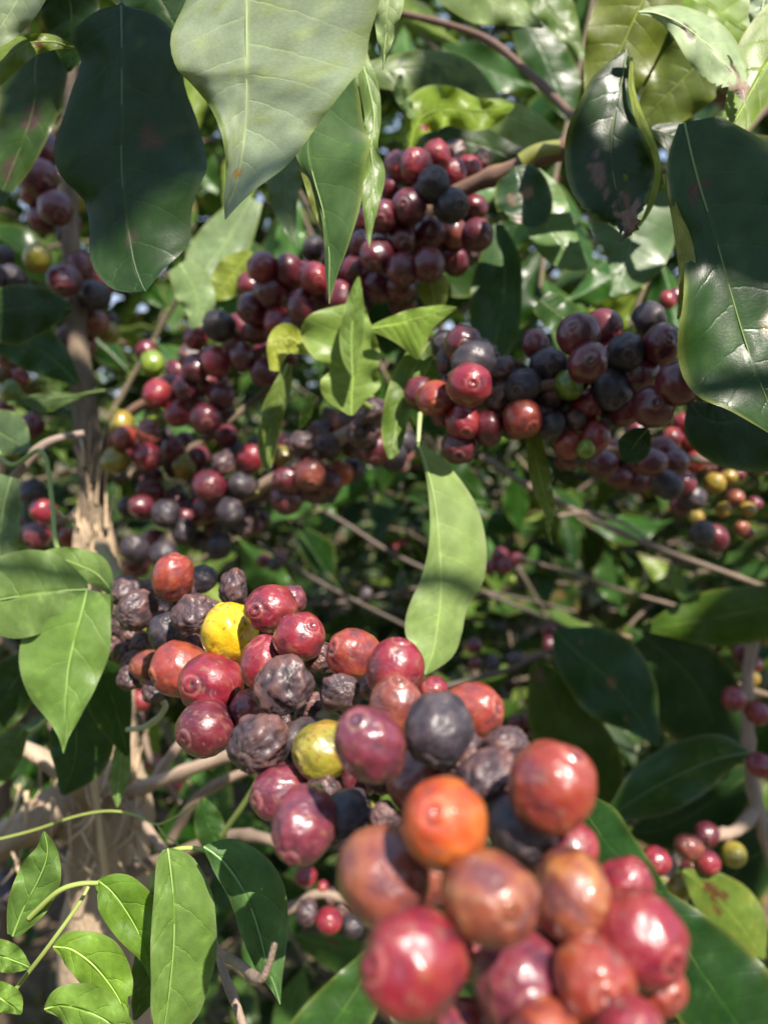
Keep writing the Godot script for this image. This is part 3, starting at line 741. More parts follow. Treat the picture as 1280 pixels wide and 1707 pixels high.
	local_put(C, "stem", tube(pix_path(pc), 0.0038, 0.0008, 9, 0.08, Color(0.12, 0.075, 0.05), Color(0.18, 0.12, 0.07), 0.03, 8), mats.twig)
	var pcf := []
	for q in pc: pcf.append([q[0], q[1], q[2] - 0.008])
	cherries(C, [
		[772, 575, 29, "m", 0.1, 0], [751, 600, 23, "w"], [799, 611, 25, "r"], [782, 642, 34, "r", 0.15, -0.1], [725, 664, 29, "s", 0.1, 0.3], [702, 657, 26, "m"], [772, 702, 28, "r", 0.15, 0.5], [814, 714, 24, "m"], [765, 744, 27, "m", 0, 0.5],
		[839, 617, 24, "k"], [871, 645, 29, "w", -0.28, 0.2], [829, 661, 25, "k"], [871, 697, 30, "s", 0.5, 0.4], [892, 573, 22, "m"], [913, 607, 28, "w", 0.2, 0.1], [919, 659, 21, "k"], [946, 642, 23, "g", 0.5, 0.3, "single green cherry in the right cluster"],
		[964, 558, 32, "m", -0.3, -0.4], [1004, 545, 27, "m"], [979, 604, 32, "m", 0.12, -0.1], [1042, 588, 30, "w", 0.15, 0.1], [1019, 651, 30, "w", 0.2, 0.6], [1067, 626, 30, "m", -0.45, -0.15], [1082, 531, 25, "w"], [1103, 573, 31, "m", 0.3, -0.2],
		[1130, 640, 33, "m", 0.8, 0.35], [1088, 678, 32, "m", 0.1, -0.2], [979, 674, 25, "r", 0.2, 0.2], [919, 710, 22, "w", 0.1, 0.8], [947, 742, 21, "r"], [991, 729, 25, "r"], [976, 748, 14, "g"], [1002, 702, 21, "w"], [1040, 687, 23, "m"],
		[850, 690, 20, "k"], [890, 650, 20, "k"], [1030, 610, 20, "m"], [1060, 660, 22, "m"], [740, 690, 20, "m"], [960, 700, 20, "k"], [1005, 590, 20, "m"], [900, 690, 20, "k"]],
		pcf, 0.0080, 0.022, false, 0.6, 1.13)
	spec_leaf(C, "leaf", [[1080, 715, 4, 4], [1066, 730, 22, 24], [1050, 752, 26, 26], [1036, 768, 3, 3]], 0.335, 0.338, {"col": Color(0.03, 0.06, 0.025), "wave": 0.0005})
	spec_leaf(C, "leaf", [[697, 738, 3, 6], [715, 790, 6, 38], [726, 850, 10, 68], [732, 910, 18, 78], [735, 965, 34, 72], [733, 1010, 50, 46], [728, 1050, 54, 42], [722, 1085, 40, 34], [708, 1124, 3, 3]], 0.335, 0.315,
		{"col": Color(0.20, 0.28, 0.10), "edge": Color(0.30, 0.36, 0.15), "mat": "leaf_dull", "cup": 0.05, "wave": 0.0015, "tb": 0.006, "label": "long pale yellow green leaf hanging below the right cluster", "pet": [700, 690, 0.345], "spots": [[0.70, 0.12, 0.02, 0.06, Color(0.35, 0.12, 0.13)], [0.2, -0.1, 0.14, 0.05, Color(0.32, 0.20, 0.13)]]})
	spec_leaf(C, "leaf", [[885, 715, 10, 14], [893, 765, 15, 18], [905, 815, 17, 15], [916, 855, 10, 9], [914, 880, 5, 4], [920, 908, 1, 1]], 0.36, 0.37, {"col": Color(0.16, 0.22, 0.05), "label": "narrow torn leaf hanging under the right cluster", "wave": 0.003, "wf": 5.0})
	# E2: smaller fruit behind C
	var H := thing("coffee_branch", "smaller coffee branch of dark red cherries below and behind the right cluster", "coffee branch", P(1300, 760, 0.5), "fruiting coffee branches")
	var ph := [[1340, 800, 0.50], [1200, 770, 0.49], [1090, 760, 0.48], [1000, 745, 0.47]]
	local_put(H, "stem", tube(pix_path(ph), 0.003, 0.002, 8, 0.06, Color(0.15, 0.10, 0.07), Color(0, 0, 0, 0), 0.03, 6), mats.twig)
	cherries(H, [[1004, 773, 22, "m"], [1031, 796, 18, "m"], [1061, 805, 18, "m"], [1082, 771, 24, "m"], [1103, 750, 21, "m"], [1124, 771, 21, "m"], [1150, 733, 17, "r"], [1120, 729, 16, "r"], [1158, 767, 18, "r"], [1112, 809, 22, "w"], [1154, 830, 19, "w"],
		[1023, 750, 19, "m"], [1061, 720, 19, "m"], [1140, 705, 16, "r"], [1050, 775, 18, "m"], [1085, 800, 15, "r"], [985, 770, 14, "r"], [1170, 890, 20, "w"], [1190, 806, 16, "v"], [1224, 830, 14, "b"], [1215, 795, 12, "v"], [1245, 850, 13, "v"], [1235, 880, 12, "b"], [1205, 850, 12, "v"], [1112, 500, 13, "r"]],
		ph, 0.0075, 0.05, false, 0.6, 1.13)
	# left edge
	var L := thing("coffee_branch", "short coffee branch at the left edge with a few red, green and black cherries", "coffee branch", P(-60, 640, 0.5), "fruiting coffee branches")
	var pl := [[-120, 700, 0.55], [-20, 640, 0.55], [60, 560, 0.55], [120, 500, 0.56]]
	local_put(L, "stem", tube(pix_path(pl), 0.0035, 0.003, 8, 0.06, Color(0.15, 0.11, 0.07), Color(0, 0, 0, 0), 0.04, 6), mats.twig)
	cherries(L, [[14, 594, 21, "m", 0.3, 0.2], [29, 632, 18, "r"], [0, 622, 17, "r"], [18, 652, 19, "g", 0.2, 0.3, "green cherry under two red ones at the left edge"], [22, 467, 24, "w"], [7, 427, 17, "w"], [63, 430, 22, "v"], [7, 687, 15, "r"], [54, 710, 20, "m"], [-12, 460, 22, "w"], [40, 480, 18, "w"]], pl, 0.0085, 0.04)
	var L2 := thing("coffee_branch", "low coffee branch behind the vine at the left with hidden dark red cherries", "coffee branch", P(-60, 900, 0.5), "fruiting coffee branches")
	var pl2 := [[-100, 960, 0.57], [0, 900, 0.57], [90, 870, 0.56], [150, 860, 0.555]]
	local_put(L2, "stem", tube(pix_path(pl2), 0.0035, 0.003, 8, 0.06, Color(0.2, 0.15, 0.1), Color(0, 0, 0, 0), 0.04, 6), mats.twig)
	cherries(L2, [[73, 852, 21, "r"], [114, 896, 16, "s"], [63, 893, 22, "m"], [54, 820, 20, "w"], [90, 880, 17, "m"], [30, 880, 18, "m"], [40, 1310, 15, "g"], [12, 1484, 30, "w", 0.5, 0.3, "black shrivelled cherry at the left edge near the bottom"]], pl2, 0.0085, 0.06)

# ---------------------------------------------------------------- big leaves
func build_leaf_shoots():
	var dark := Color(0.032, 0.058, 0.030)
	var mid := Color(0.055, 0.115, 0.032)
	var lit := Color(0.16, 0.25, 0.05)
	var yel := Color(0.30, 0.34, 0.07)
	var brown := Color(0.20, 0.12, 0.09)
	# top left shoot
	var T := thing("leafy_coffee_shoot", "leafy coffee shoot hanging from the top left with one pale and one dark leaf", "coffee shoot", P(330, -140, 0.27), "leafy coffee shoots")
	local_put(T, "stem", tube(pix_path([[-200, -120, 0.30], [120, -150, 0.28], [420, -140, 0.25], [680, -130, 0.28]]), 0.003, 0.0025, 8, 0.05, Color(0.15, 0.14, 0.06), Color(0, 0, 0, 0), 0.05, 6), mats.twig)
	spec_leaf(T, "leaf", [[411, -100, 40, 150], [411, -60, 80, 222], [411, 0, 100, 222], [411, 60, 126, 205], [411, 110, 118, 197], [411, 140, 93, 169], [410, 180, 60, 137], [408, 220, 41, 108], [403, 262, 28, 78], [395, 300, 19, 40], [385, 335, 12, 16], [376, 366, 1, 1]], 0.205, 0.22,
		{"col": Color(0.30, 0.36, 0.29), "mott": Color(0.34, 0.42, 0.12, 0.55), "mb": -0.12, "edge": Color(0.26, 0.34, 0.10), "mat": "leaf_dull", "cup": 0.05, "wave": 0.002, "tb": -0.006, "label": "broad pale grey green leaf with a pointed tip at the top", "pet": [430, -140, 0.25], "spots": [[0.80, -0.2, 0.02, 0.25, Color(0.45, 0.26, 0.05)], [0.62, -0.9, 0.2, 0.15, Color(0.20, 0.28, 0.07)]]})
	spec_leaf(T, "leaf", [[203, 8, 4, 4], [203, 22, 50, 50], [204, 60, 86, 90], [204, 100, 68, 98], [204, 150, 84, 106], [204, 200, 99, 125], [203, 250, 113, 139], [204, 290, 101, 141], [207, 325, 68, 127], [213, 370, 64, 107], [220, 420, 70, 98], [229, 455, 56, 66], [238, 475, 28, 24], [243, 486, 2, 2]], 0.28, 0.272,
		{"col": dark, "edge": Color(0.08, 0.12, 0.06), "cup": 0.07, "wave": 0.004, "wf": 2.5, "label": "large dark green leaf with wavy edges at the upper left", "pet": [200, -60, 0.285], "rib": 0.0009, "spots": [[0.43, 0.36, 0.035, 0.14, Color(0.13, 0.075, 0.05)], [0.35, 0.66, 0.025, 0.06, Color(0.14, 0.10, 0.05)], [0.74, 0.10, 0.02, 0.14, Color(0.11, 0.085, 0.06)]]})
	spec_leaf(T, "leaf", [[565, 60, 6, 6], [540, 135, 45, 62], [520, 195, 35, 92], [514, 250, 24, 106], [524, 300, 8, 88], [538, 350, 4, 66], [548, 410, 7, 34], [549, 450, 7, 16], [549, 506, 1, 1]], 0.27, 0.255,
		{"col": Color(0.075, 0.115, 0.06), "edge": Color(0.26, 0.32, 0.07), "cup": 0.05, "tb": -0.004, "ta": 0.004, "mat": "leaf_dull", "label": "green folded leaf with a long thin tip over the dark cherries", "spots": [[0.99, 0.0, 0.03, 2.0, Color(0.35, 0.16, 0.04)]]})
	spec_leaf(T, "leaf", [[492, 225, 2, 2], [505, 262, 10, 9], [520, 300, 14, 12], [532, 345, 12, 10], [540, 385, 2, 2]], 0.268, 0.262, {"col": Color(0.17, 0.20, 0.05), "edge": yel, "rib": 0.0, "wave": 0.0005})
	spec_leaf(T, "leaf", [[600, 90, 10, 12], [616, 150, 16, 16], [624, 200, 16, 11], [618, 245, 16, 12], [622, 290, 18, 20], [618, 340, 14, 14], [616, 380, 7, 6], [616, 413, 1, 1]], 0.285, 0.275, {"col": Color(0.13, 0.20, 0.06), "edge": Color(0.28, 0.36, 0.09), "label": "narrow bright edged leaf beside the folded leaf"})
	spec_leaf(T, "leaf", [[645, -60, 25, 30], [647, 0, 26, 27], [644, 50, 18, 17], [640, 90, 8, 7], [639, 116, 1, 1]], 0.25, 0.255, {"col": Color(0.22, 0.29, 0.14), "mat": "leaf_dull"})
	spec_leaf(T, "leaf", [[75, -70, 30, 30], [40, -15, 45, 40], [8, 35, 42, 35], [-20, 75, 20, 15], [-35, 95, 2, 2]], 0.26, 0.26, {"col": Color(0.20, 0.25, 0.17), "mat": "leaf_dull", "label": "pale leaf cut off by the top left corner"})
	spec_leaf(T, "leaf", [[137, 82, 2, 2], [115, 77, 5, 5], [88, 70, 12, 14], [50, 72, 15, 24], [15, 92, 24, 30], [-40, 140, 30, 30]], 0.285, 0.275, {"col": Color(0.13, 0.18, 0.035), "edge": Color(0.25, 0.30, 0.06), "label": "curled olive leaf reaching in from the left edge", "spots": [[0.52, 0.2, 0.05, 0.5, Color(0.16, 0.06, 0.03)]]})
	spec_leaf(T, "leaf", [[70, 60, 45, 40], [60, 110, 60, 55], [58, 170, 60, 45], [45, 220, 50, 36], [25, 270, 36, 30], [5, 320, 20, 14], [-5, 350, 2, 2]], 0.36, 0.36, {"col": Color(0.05, 0.075, 0.03), "edge": Color(0.18, 0.20, 0.06), "label": "dark leaf with a brown patch behind the left cherries", "spots": [[0.42, 0.1, 0.08, 0.35, Color(0.10, 0.06, 0.05)], [0.72, -0.1, 0.08, 0.3, Color(0.10, 0.07, 0.05)]]})
	spec_leaf(T, "leaf", [[210, -60, 60, 60], [260, -10, 60, 60], [300, 60, 50, 60], [330, 110, 3, 3]], 0.34, 0.35, {"col": dark})
	spec_leaf(T, "leaf", [[40, -80, 60, 60], [110, -20, 60, 50], [120, 60, 40, 40], [115, 120, 3, 3]], 0.33, 0.35, {"col": dark})
	# top right shoot
	var R := thing("leafy_coffee_shoot", "leafy coffee shoot at the top right with scorched and curled leaves", "coffee shoot", P(1330, -80, 0.33), "leafy coffee shoots")
	local_put(R, "stem", tube(pix_path([[1500, 20, 0.34], [1330, 60, 0.34], [1260, 100, 0.345], [1200, 150, 0.36]]), 0.003, 0.002, 8, 0.05, Color(0.16, 0.14, 0.06), Color(0, 0, 0, 0), 0.05, 6), mats.twig)
	spec_leaf(R, "leaf", [[1064, 21, 3, 3], [1090, 22, 8, 12], [1130, 38, 22, 30], [1175, 72, 42, 42], [1212, 112, 40, 34], [1235, 145, 22, 16], [1240, 172, 4, 3]], 0.29, 0.285,
		{"col": Color(0.30, 0.38, 0.24), "edge": Color(0.36, 0.42, 0.18), "mat": "leaf_dull", "tb": 0.004, "rag": 0.55, "nu": 60, "nv": 22, "holes": [[0.40, -0.1, 0.022, 0.14], [0.68, 0.30, 0.07, 0.06], [0.80, 0.1, 0.03, 0.05]], "label": "pale sunlit leaf with a scorched brown end at the top right", "spots": [[0.90, 0.1, 0.18, 1.0, Color(0.46, 0.32, 0.26)], [0.40, -0.1, 0.04, 0.25, Color(0.10, 0.06, 0.04)], [0.68, 0.3, 0.10, 0.10, Color(0.07, 0.05, 0.03)]]})
	spec_leaf(R, "leaf", [[1340, 40, 70, 60], [1285, 95, 60, 50], [1250, 155, 40, 34], [1222, 205, 22, 26], [1190, 245, 11, 13], [1170, 280, 8, 9], [1162, 304, 2, 2]], 0.30, 0.28, {"col": Color(0.17, 0.25, 0.04), "edge": Color(0.36, 0.44, 0.09), "mat": "leaf_young", "label": "yellow green leaf curling down to a narrow tail at the right edge", "wave": 0.001})
	spec_leaf(R, "leaf", [[1043, 83, 5, 5], [1038, 125, 42, 14], [1027, 175, 60, 30], [1018, 235, 76, 60], [1022, 295, 76, 76], [1034, 345, 56, 52], [1044, 378, 22, 24], [1032, 404, 2, 2]], 0.305, 0.295,
		{"rag": 0.5, "nu": 60, "nv": 22, "holes": [[0.58, 0.25, 0.02, 0.05], [0.93, -0.4, 0.03, 0.2]], "col": Color(0.030, 0.052, 0.030), "edge": Color(0.22, 0.26, 0.06), "cup": -0.08, "wave": 0.004, "label": "dark twisted leaf with a dead brown patch near its tip", "spots": [[0.84, 0.25, 0.15, 0.75, Color(0.32, 0.21, 0.17)], [0.95, 0.0, 0.08, 1.2, Color(0.12, 0.07, 0.07)], [0.70, 0.25, 0.05, 0.15, Color(0.20, 0.11, 0.08)], [0.56, -0.35, 0.10, 0.16, Color(0.20, 0.14, 0.11)]]})
	spec_leaf(R, "leaf", [[1052, 95, 2, 2], [1052, 150, 5, 6], [1068, 205, 7, 9], [1088, 250, 5, 8], [1095, 290, 4, 6], [1083, 340, 4, 6], [1064, 378, 1, 2]], 0.300, 0.294, {"col": Color(0.28, 0.34, 0.05), "edge": Color(0.40, 0.44, 0.08), "mat": "leaf_young", "rib": 0.0, "wave": 0.0})
	spec_leaf(R, "leaf", [[1140, 205, 10, 60], [1152, 260, 42, 120], [1168, 320, 56, 150], [1190, 390, 56, 160], [1212, 470, 76, 160], [1235, 550, 112, 150], [1255, 610, 112, 130], [1275, 660, 66, 90], [1300, 730, 4, 10]], 0.275, 0.255,
		{"col": Color(0.035, 0.070, 0.030), "edge": Color(0.28, 0.32, 0.08), "cup": 0.03, "wave": 0.005, "label": "large glossy dark leaf filling the right edge", "rib": 0.0008, "spots": [[0.24, -0.2, 0.03, 0.3, Color(0.12, 0.06, 0.03)], [0.62, 0.35, 0.03, 0.05, Color(0.25, 0.16, 0.08)]]})
	spec_leaf(R, "leaf", [[1106, 290, 3, 3], [1122, 350, 6, 8], [1136, 400, 12, 16], [1144, 450, 14, 15], [1138, 500, 8, 10], [1128, 532, 1, 2]], 0.270, 0.266, {"col": Color(0.24, 0.25, 0.045), "edge": Color(0.32, 0.32, 0.08), "rib": 0.0, "wave": 0.001, "label": "olive yellow leaf edge curled beside the glossy dark leaf"})
	spec_leaf(R, "leaf", [[1350, 640, 60, 90], [1280, 680, 60, 105], [1222, 700, 60, 88], [1178, 700, 42, 55], [1148, 672, 5, 5]], 0.33, 0.33, {"col": Color(0.03, 0.06, 0.035), "cup": 0.03, "label": "round dark leaf low at the right edge under the glossy one"})
	spec_leaf(R, "leaf", [[1085, 215, 8, 8], [1130, 232, 30, 30], [1190, 270, 70, 60], [1260, 310, 90, 90], [1340, 340, 80, 90]], 0.33, 0.33, {"col": Color(0.025, 0.04, 0.025)})
	spec_leaf(R, "leaf", [[1100, -60, 60, 60], [1062, 20, 70, 60], [1030, 90, 60, 60], [1000, 150, 30, 50], [985, 195, 4, 4]], 0.34, 0.35, {"col": Color(0.15, 0.18, 0.03), "edge": Color(0.25, 0.28, 0.06), "mat": "leaf_young", "label": "olive leaf lit through from behind at the top right"})
	spec_leaf(R, "leaf", [[1210, 60, 50, 50], [1150, 120, 55, 60], [1090, 180, 30, 45], [1045, 230, 4, 4]], 0.355, 0.37, {"col": Color(0.10, 0.13, 0.03)})
	spec_leaf(R, "leaf", [[1100, -40, 40, 40], [1160, -5, 55, 70], [1225, 40, 65, 70], [1290, 80, 60, 60], [1350, 110, 30, 30]], 0.40, 0.40, {"col": Color(0.17, 0.27, 0.03), "edge": Color(0.30, 0.38, 0.07), "mat": "leaf_young", "label": "bright green leaf in the top right corner"})
	spec_leaf(R, "leaf", [[1280, -40, 18, 20], [1270, 10, 22, 20], [1266, 40, 16, 22], [1278, 68, 3, 6]], 0.30, 0.30, {"col": Color(0.30, 0.36, 0.28), "mat": "leaf_dull"})
	# leaves in the middle, on the upper branch
	var M := thing("leafy_coffee_shoot", "leafy coffee shoot above the upper fruit with one bright crinkled leaf", "coffee shoot", P(900, 250, 0.42), "leafy coffee shoots")
	local_put(M, "stem", tube(pix_path([[660, 20, 0.52], [800, 60, 0.51], [890, 130, 0.49], [960, 200, 0.46], [985, 225, 0.42]]), 0.0022, 0.0028, 8, 0.05, Color(0.12, 0.07, 0.05), Color(0, 0, 0, 0), 0.05, 6), mats.twig)
	spec_leaf(M, "leaf", [[684, 250, 3, 3], [690, 215, 20, 18], [712, 190, 34, 42], [745, 182, 28, 40], [785, 185, 34, 26], [820, 184, 26, 16], [856, 176, 3, 3]], 0.42, 0.41, {"col": Color(0.20, 0.29, 0.03), "edge": Color(0.36, 0.46, 0.14), "mat": "leaf_young", "wave": 0.006, "wf": 3.5, "cup": 0.12, "label": "bright yellow green crinkled leaf above the upper fruit", "spots": [[0.22, -0.6, 0.05, 0.3, Color(0.28, 0.07, 0.02)]]})
	spec_leaf(M, "leaf", [[690, 200, 2, 2], [676, 175, 12, 10], [668, 150, 10, 12], [668, 124, 2, 3]], 0.415, 0.405, {"col": Color(0.24, 0.33, 0.16), "mat": "leaf_young", "rib": 0.0})
	spec_leaf(M, "leaf", [[590, 128, 15, 15], [650, 115, 36, 22], [715, 110, 55, 28], [775, 128, 50, 26], [830, 165, 4, 4]], 0.46, 0.47, {"col": Color(0.12, 0.17, 0.06), "mott": Color(0.05, 0.09, 0.03, 0.8), "mb": 0.0, "edge": Color(0.26, 0.32, 0.10), "label": "mottled leaf behind the bright crinkled leaf"})
	spec_leaf(M, "leaf", [[800, 185, 20, 20], [845, 195, 34, 28], [895, 215, 36, 22], [942, 238, 3, 3]], 0.45, 0.44, {"col": Color(0.19, 0.26, 0.09), "mat": "leaf_dull"})
	spec_leaf(M, "leaf", [[690, 225, 20, 25], [750, 230, 45, 55], [820, 248, 52, 52], [890, 285, 8, 8]], 0.47, 0.47, {"col": Color(0.035, 0.06, 0.022)})
	spec_leaf(M, "leaf", [[858, 278, 3, 3], [864, 292, 34, 36], [870, 325, 46, 48], [874, 355, 42, 44], [868, 374, 20, 18]], 0.395, 0.39, {"col": Color(0.04, 0.07, 0.045), "wave": 0.001, "label": "small blunt dark leaf with tan spots on the upper branch", "spots": [[0.48, 0.2, 0.10, 0.25, Color(0.26, 0.16, 0.10)], [0.55, -0.4, 0.08, 0.14, Color(0.26, 0.18, 0.12)], [0.92, -0.3, 0.10, 0.3, Color(0.24, 0.14, 0.09)]]})
	spec_leaf(M, "leaf", [[868, 285, 8, 25], [888, 330, 20, 48], [918, 385, 38, 42], [952, 425, 30, 22], [978, 448, 3, 3]], 0.43, 0.42, {"col": Color(0.13, 0.22, 0.08), "edge": Color(0.26, 0.34, 0.14), "wave": 0.002, "label": "pale glossy leaf right of the upper fruit"})
	spec_leaf(M, "leaf", [[1050, 320, 60, 60], [1052, 380, 65, 75], [1045, 430, 40, 62], [1030, 470, 14, 30], [1018, 494, 3, 3]], 0.42, 0.41, {"col": Color(0.09, 0.15, 0.07), "edge": Color(0.18, 0.25, 0.10), "label": "dull grey green leaf between the upper fruit and the right edge"})
	spec_leaf(M, "leaf", [[822, 375, 6, 14], [838, 430, 42, 28], [840, 490, 56, 30], [828, 550, 46, 36], [815, 610, 20, 20], [808, 640, 3, 3]], 0.45, 0.44, {"col": Color(0.07, 0.12, 0.07), "label": "grey green leaf standing behind the right cluster"})
	spec_leaf(M, "leaf", [[700, 470, 10, 10], [760, 450, 50, 40], [810, 420, 45, 45], [850, 400, 5, 5]], 0.48, 0.48, {"col": Color(0.05, 0.085, 0.035)})
	spec_leaf(M, "leaf", [[716, 466, 22, 30], [722, 490, 24, 26], [724, 515, 12, 14], [722, 535, 2, 2]], 0.42, 0.41, {"col": Color(0.24, 0.27, 0.06), "mat": "leaf_young"})
	spec_leaf(M, "leaf", [[620, 560, 40, 40], [680, 520, 50, 50], [750, 490, 30, 40], [800, 480, 4, 4]], 0.50, 0.50, {"col": Color(0.05, 0.09, 0.03)})
	spec_leaf(M, "leaf", [[900, 500, 20, 20], [925, 520, 28, 30], [955, 540, 20, 24], [975, 560, 3, 3]], 0.42, 0.42, {"col": Color(0.06, 0.10, 0.05)})
	spec_leaf(M, "leaf", [[880, 40, 30, 30], [905, 90, 40, 40], [930, 150, 30, 40], [950, 200, 5, 5]], 0.56, 0.56, {"col": Color(0.04, 0.08, 0.03)})
	spec_leaf(M, "leaf", [[760, -50, 60, 60], [810, -5, 50, 60], [860, 25, 20, 30], [905, 46, 2, 2]], 0.40, 0.40, {"col": Color(0.15, 0.21, 0.08), "mat": "leaf_dull", "label": "pale hooked leaf tip at the top middle"})
	spec_leaf(M, "leaf", [[870, -40, 40, 40], [915, 10, 30, 40], [945, 60, 14, 24], [975, 100, 3, 3]], 0.46, 0.46, {"col": Color(0.11, 0.17, 0.05)})
	spec_leaf(M, "leaf", [[500, 225, 20, 25], [480, 280, 30, 30], [478, 340, 26, 18], [494, 412, 2, 2]], 0.40, 0.40, {"col": Color(0.10, 0.15, 0.08), "label": "small pale leaf behind the tip of the broad pale leaf"})
	spec_leaf(M, "leaf", [[300, 440, 24, 20], [325, 480, 36, 30], [330, 520, 22, 26], [318, 548, 3, 3]], 0.47, 0.47, {"col": Color(0.20, 0.28, 0.14), "mat": "leaf_dull", "label": "pale leaf just below the large dark leaf"})
	spec_leaf(M, "leaf", [[420, 330, 20, 20], [380, 400, 46, 40], [345, 450, 40, 36], [330, 500, 4, 4]], 0.55, 0.53, {"col": Color(0.14, 0.20, 0.10), "mat": "leaf_dull"})
	spec_leaf(M, "leaf", [[420, 420, 8, 8], [395, 450, 30, 30], [370, 480, 24, 24], [350, 500, 3, 3]], 0.50, 0.50, {"col": Color(0.22, 0.27, 0.05), "mat": "leaf_young"})
	# the young shoot
	var Y := thing("young_coffee_shoot", "small bright green young shoot with crinkled leaves in the centre", "coffee shoot", P(590, 700, 0.38))
	var yg := {"col": Color(0.20, 0.29, 0.06), "edge": Color(0.42, 0.50, 0.15), "mat": "leaf_young", "wave": 0.0025, "wf": 3.0}
	local_put(Y, "stem", tube(pix_path([[640, 690, 0.43], [600, 670, 0.40], [585, 640, 0.385]]), 0.0022, 0.0016, 8, 0.0, Color(0.18, 0.24, 0.06), Color(0, 0, 0, 0), 0.0, 5), mats.stem)
	spec_leaf(Y, "leaf", [[512, 590, 3, 3], [498, 572, 12, 26], [478, 562, 24, 28], [462, 580, 18, 22], [456, 618, 6, 10]], 0.375, 0.37, yg.merged({"col": Color(0.34, 0.37, 0.06), "label": "yellow leaf folded over left of the young shoot"}, true))
	spec_leaf(Y, "leaf", [[480, 606, 4, 6], [470, 635, 10, 18], [458, 680, 20, 18], [449, 725, 19, 16], [446, 760, 14, 12], [447, 787, 3, 3]], 0.37, 0.365, yg.merged({"col": Color(0.13, 0.18, 0.04), "wave": 0.002, "label": "narrow green leaf hanging left of the young shoot"}, true))
	spec_leaf(Y, "leaf", [[586, 692, 4, 4], [586, 664, 26, 46], [588, 640, 46, 54], [590, 616, 40, 40], [590, 590, 44, 74], [591, 560, 36, 90], [593, 530, 22, 76], [595, 510, 14, 22], [597, 500, 2, 2]], 0.372, 0.368, yg.merged({"cup": -0.10, "wave": 0.0035, "wf": 4.0, "col": Color(0.22, 0.32, 0.085), "label": "broad crinkled leaf with frilled lobes in the middle of the young shoot"}, true))
	spec_leaf(Y, "leaf", [[588, 628, 3, 3], [586, 595, 14, 16], [586, 555, 20, 20], [590, 515, 18, 16], [595, 485, 9, 10], [598, 461, 2, 2]], 0.360, 0.356, yg.merged({"cup": -0.12, "wave": 0.001, "col": Color(0.17, 0.26, 0.07), "label": "narrow upright folded leaf of the young shoot"}, true))
	spec_leaf(Y, "leaf", [[620, 548, 6, 6], [642, 544, 20, 12], [662, 540, 40, 16], [678, 536, 66, 18], [692, 532, 52, 18], [712, 526, 26, 15], [738, 518, 12, 10], [761, 513, 2, 2]], 0.36, 0.352, yg.merged({"col": Color(0.22, 0.33, 0.06), "wave": 0.001, "label": "bright green pointed leaf right of the young shoot"}, true))
	spec_leaf(Y, "leaf", [[630, 645, 12, 12], [600, 655, 16, 14], [575, 664, 12, 12], [563, 690, 2, 2]], 0.38, 0.375, yg)
	spec_leaf(Y, "leaf", [[715, 570, 14, 20], [692, 610, 26, 22], [672, 660, 28, 18], [660, 710, 24, 18], [655, 745, 16, 14], [650, 765, 3, 3]], 0.375, 0.36, yg.merged({"col": Color(0.11, 0.18, 0.03), "wave": 0.003, "label": "green leaf hanging right of the young shoot"}, true))
	spec_leaf(Y, "leaf", [[520, 660, 6, 6], [510, 690, 10, 10], [500, 715, 2, 2]], 0.40, 0.40, yg)
	# low leaves on the right
	var K := thing("leafy_coffee_shoot", "dark leafy coffee shoot low on the right behind the nearest fruit", "coffee shoot", P(1330, 1250, 0.6), "leafy coffee shoots")
	local_put(K, "stem", tube(pix_path([[1400, 1180, 0.66], [1250, 1150, 0.66], [1080, 1070, 0.66], [930, 1050, 0.66]]), 0.003, 0.002, 8, 0.05, Color(0.14, 0.10, 0.06), Color(0, 0, 0, 0), 0.05, 6), mats.twig)
	spec_leaf(K, "leaf", [[925, 1050, 6, 6], [955, 1082, 40, 52], [1000, 1120, 62, 72], [1042, 1165, 58, 60], [1072, 1208, 25, 30], [1098, 1247, 2, 2]], 0.56, 0.54, {"col": Color(0.035, 0.075, 0.045), "wave": 0.004, "label": "glossy dark leaf with brown spots right of the hanging leaf", "spots": [[0.48, 0.0, 0.04, 0.10, Color(0.24, 0.13, 0.08)], [0.70, -0.45, 0.03, 0.08, Color(0.24, 0.14, 0.08)], [0.2, 0.3, 0.02, 0.05, Color(0.2, 0.16, 0.08)]]})
	spec_leaf(K, "leaf", [[1055, 1050, 6, 6], [1090, 1075, 50, 40], [1150, 1130, 90, 60], [1190, 1210, 70, 60], [1205, 1300, 5, 5]], 0.60, 0.60, {"col": Color(0.045, 0.075, 0.045), "label": "broad dull dark leaf beside the spotted glossy leaf"})
	spec_leaf(K, "leaf", [[1350, 1000, 30, 30], [1265, 1015, 40, 52], [1180, 1032, 46, 46], [1115, 1042, 26, 20], [1070, 1048, 3, 3]], 0.57, 0.58, {"col": Color(0.075, 0.11, 0.025), "label": "olive green leaf pointing left at the right edge"})
	spec_leaf(K, "leaf", [[1248, 1256, 3, 3], [1205, 1262, 40, 28], [1145, 1285, 52, 48], [1080, 1318, 45, 48], [1030, 1350, 18, 22], [985, 1372, 2, 2]], 0.55, 0.52, {"col": Color(0.045, 0.085, 0.035), "edge": Color(0.16, 0.20, 0.10), "wave": 0.006, "wf": 2.2, "mott": Color(0.10, 0.15, 0.03, 0.6), "mb": -0.2, "label": "wavy dark leaf with a pale midrib left of the bare twig", "rib": 0.001})
	spec_leaf(K, "leaf", [[890, 1105, 8, 10], [915, 1155, 40, 40], [945, 1225, 58, 62], [985, 1300, 50, 60], [1030, 1375, 5, 5]], 0.58, 0.58, {"col": Color(0.08, 0.10, 0.035), "label": "olive brown leaf hanging behind the nearest fruit", "spots": [[0.1, 0, 0.08, 0.5, Color(0.16, 0.10, 0.07)]]})
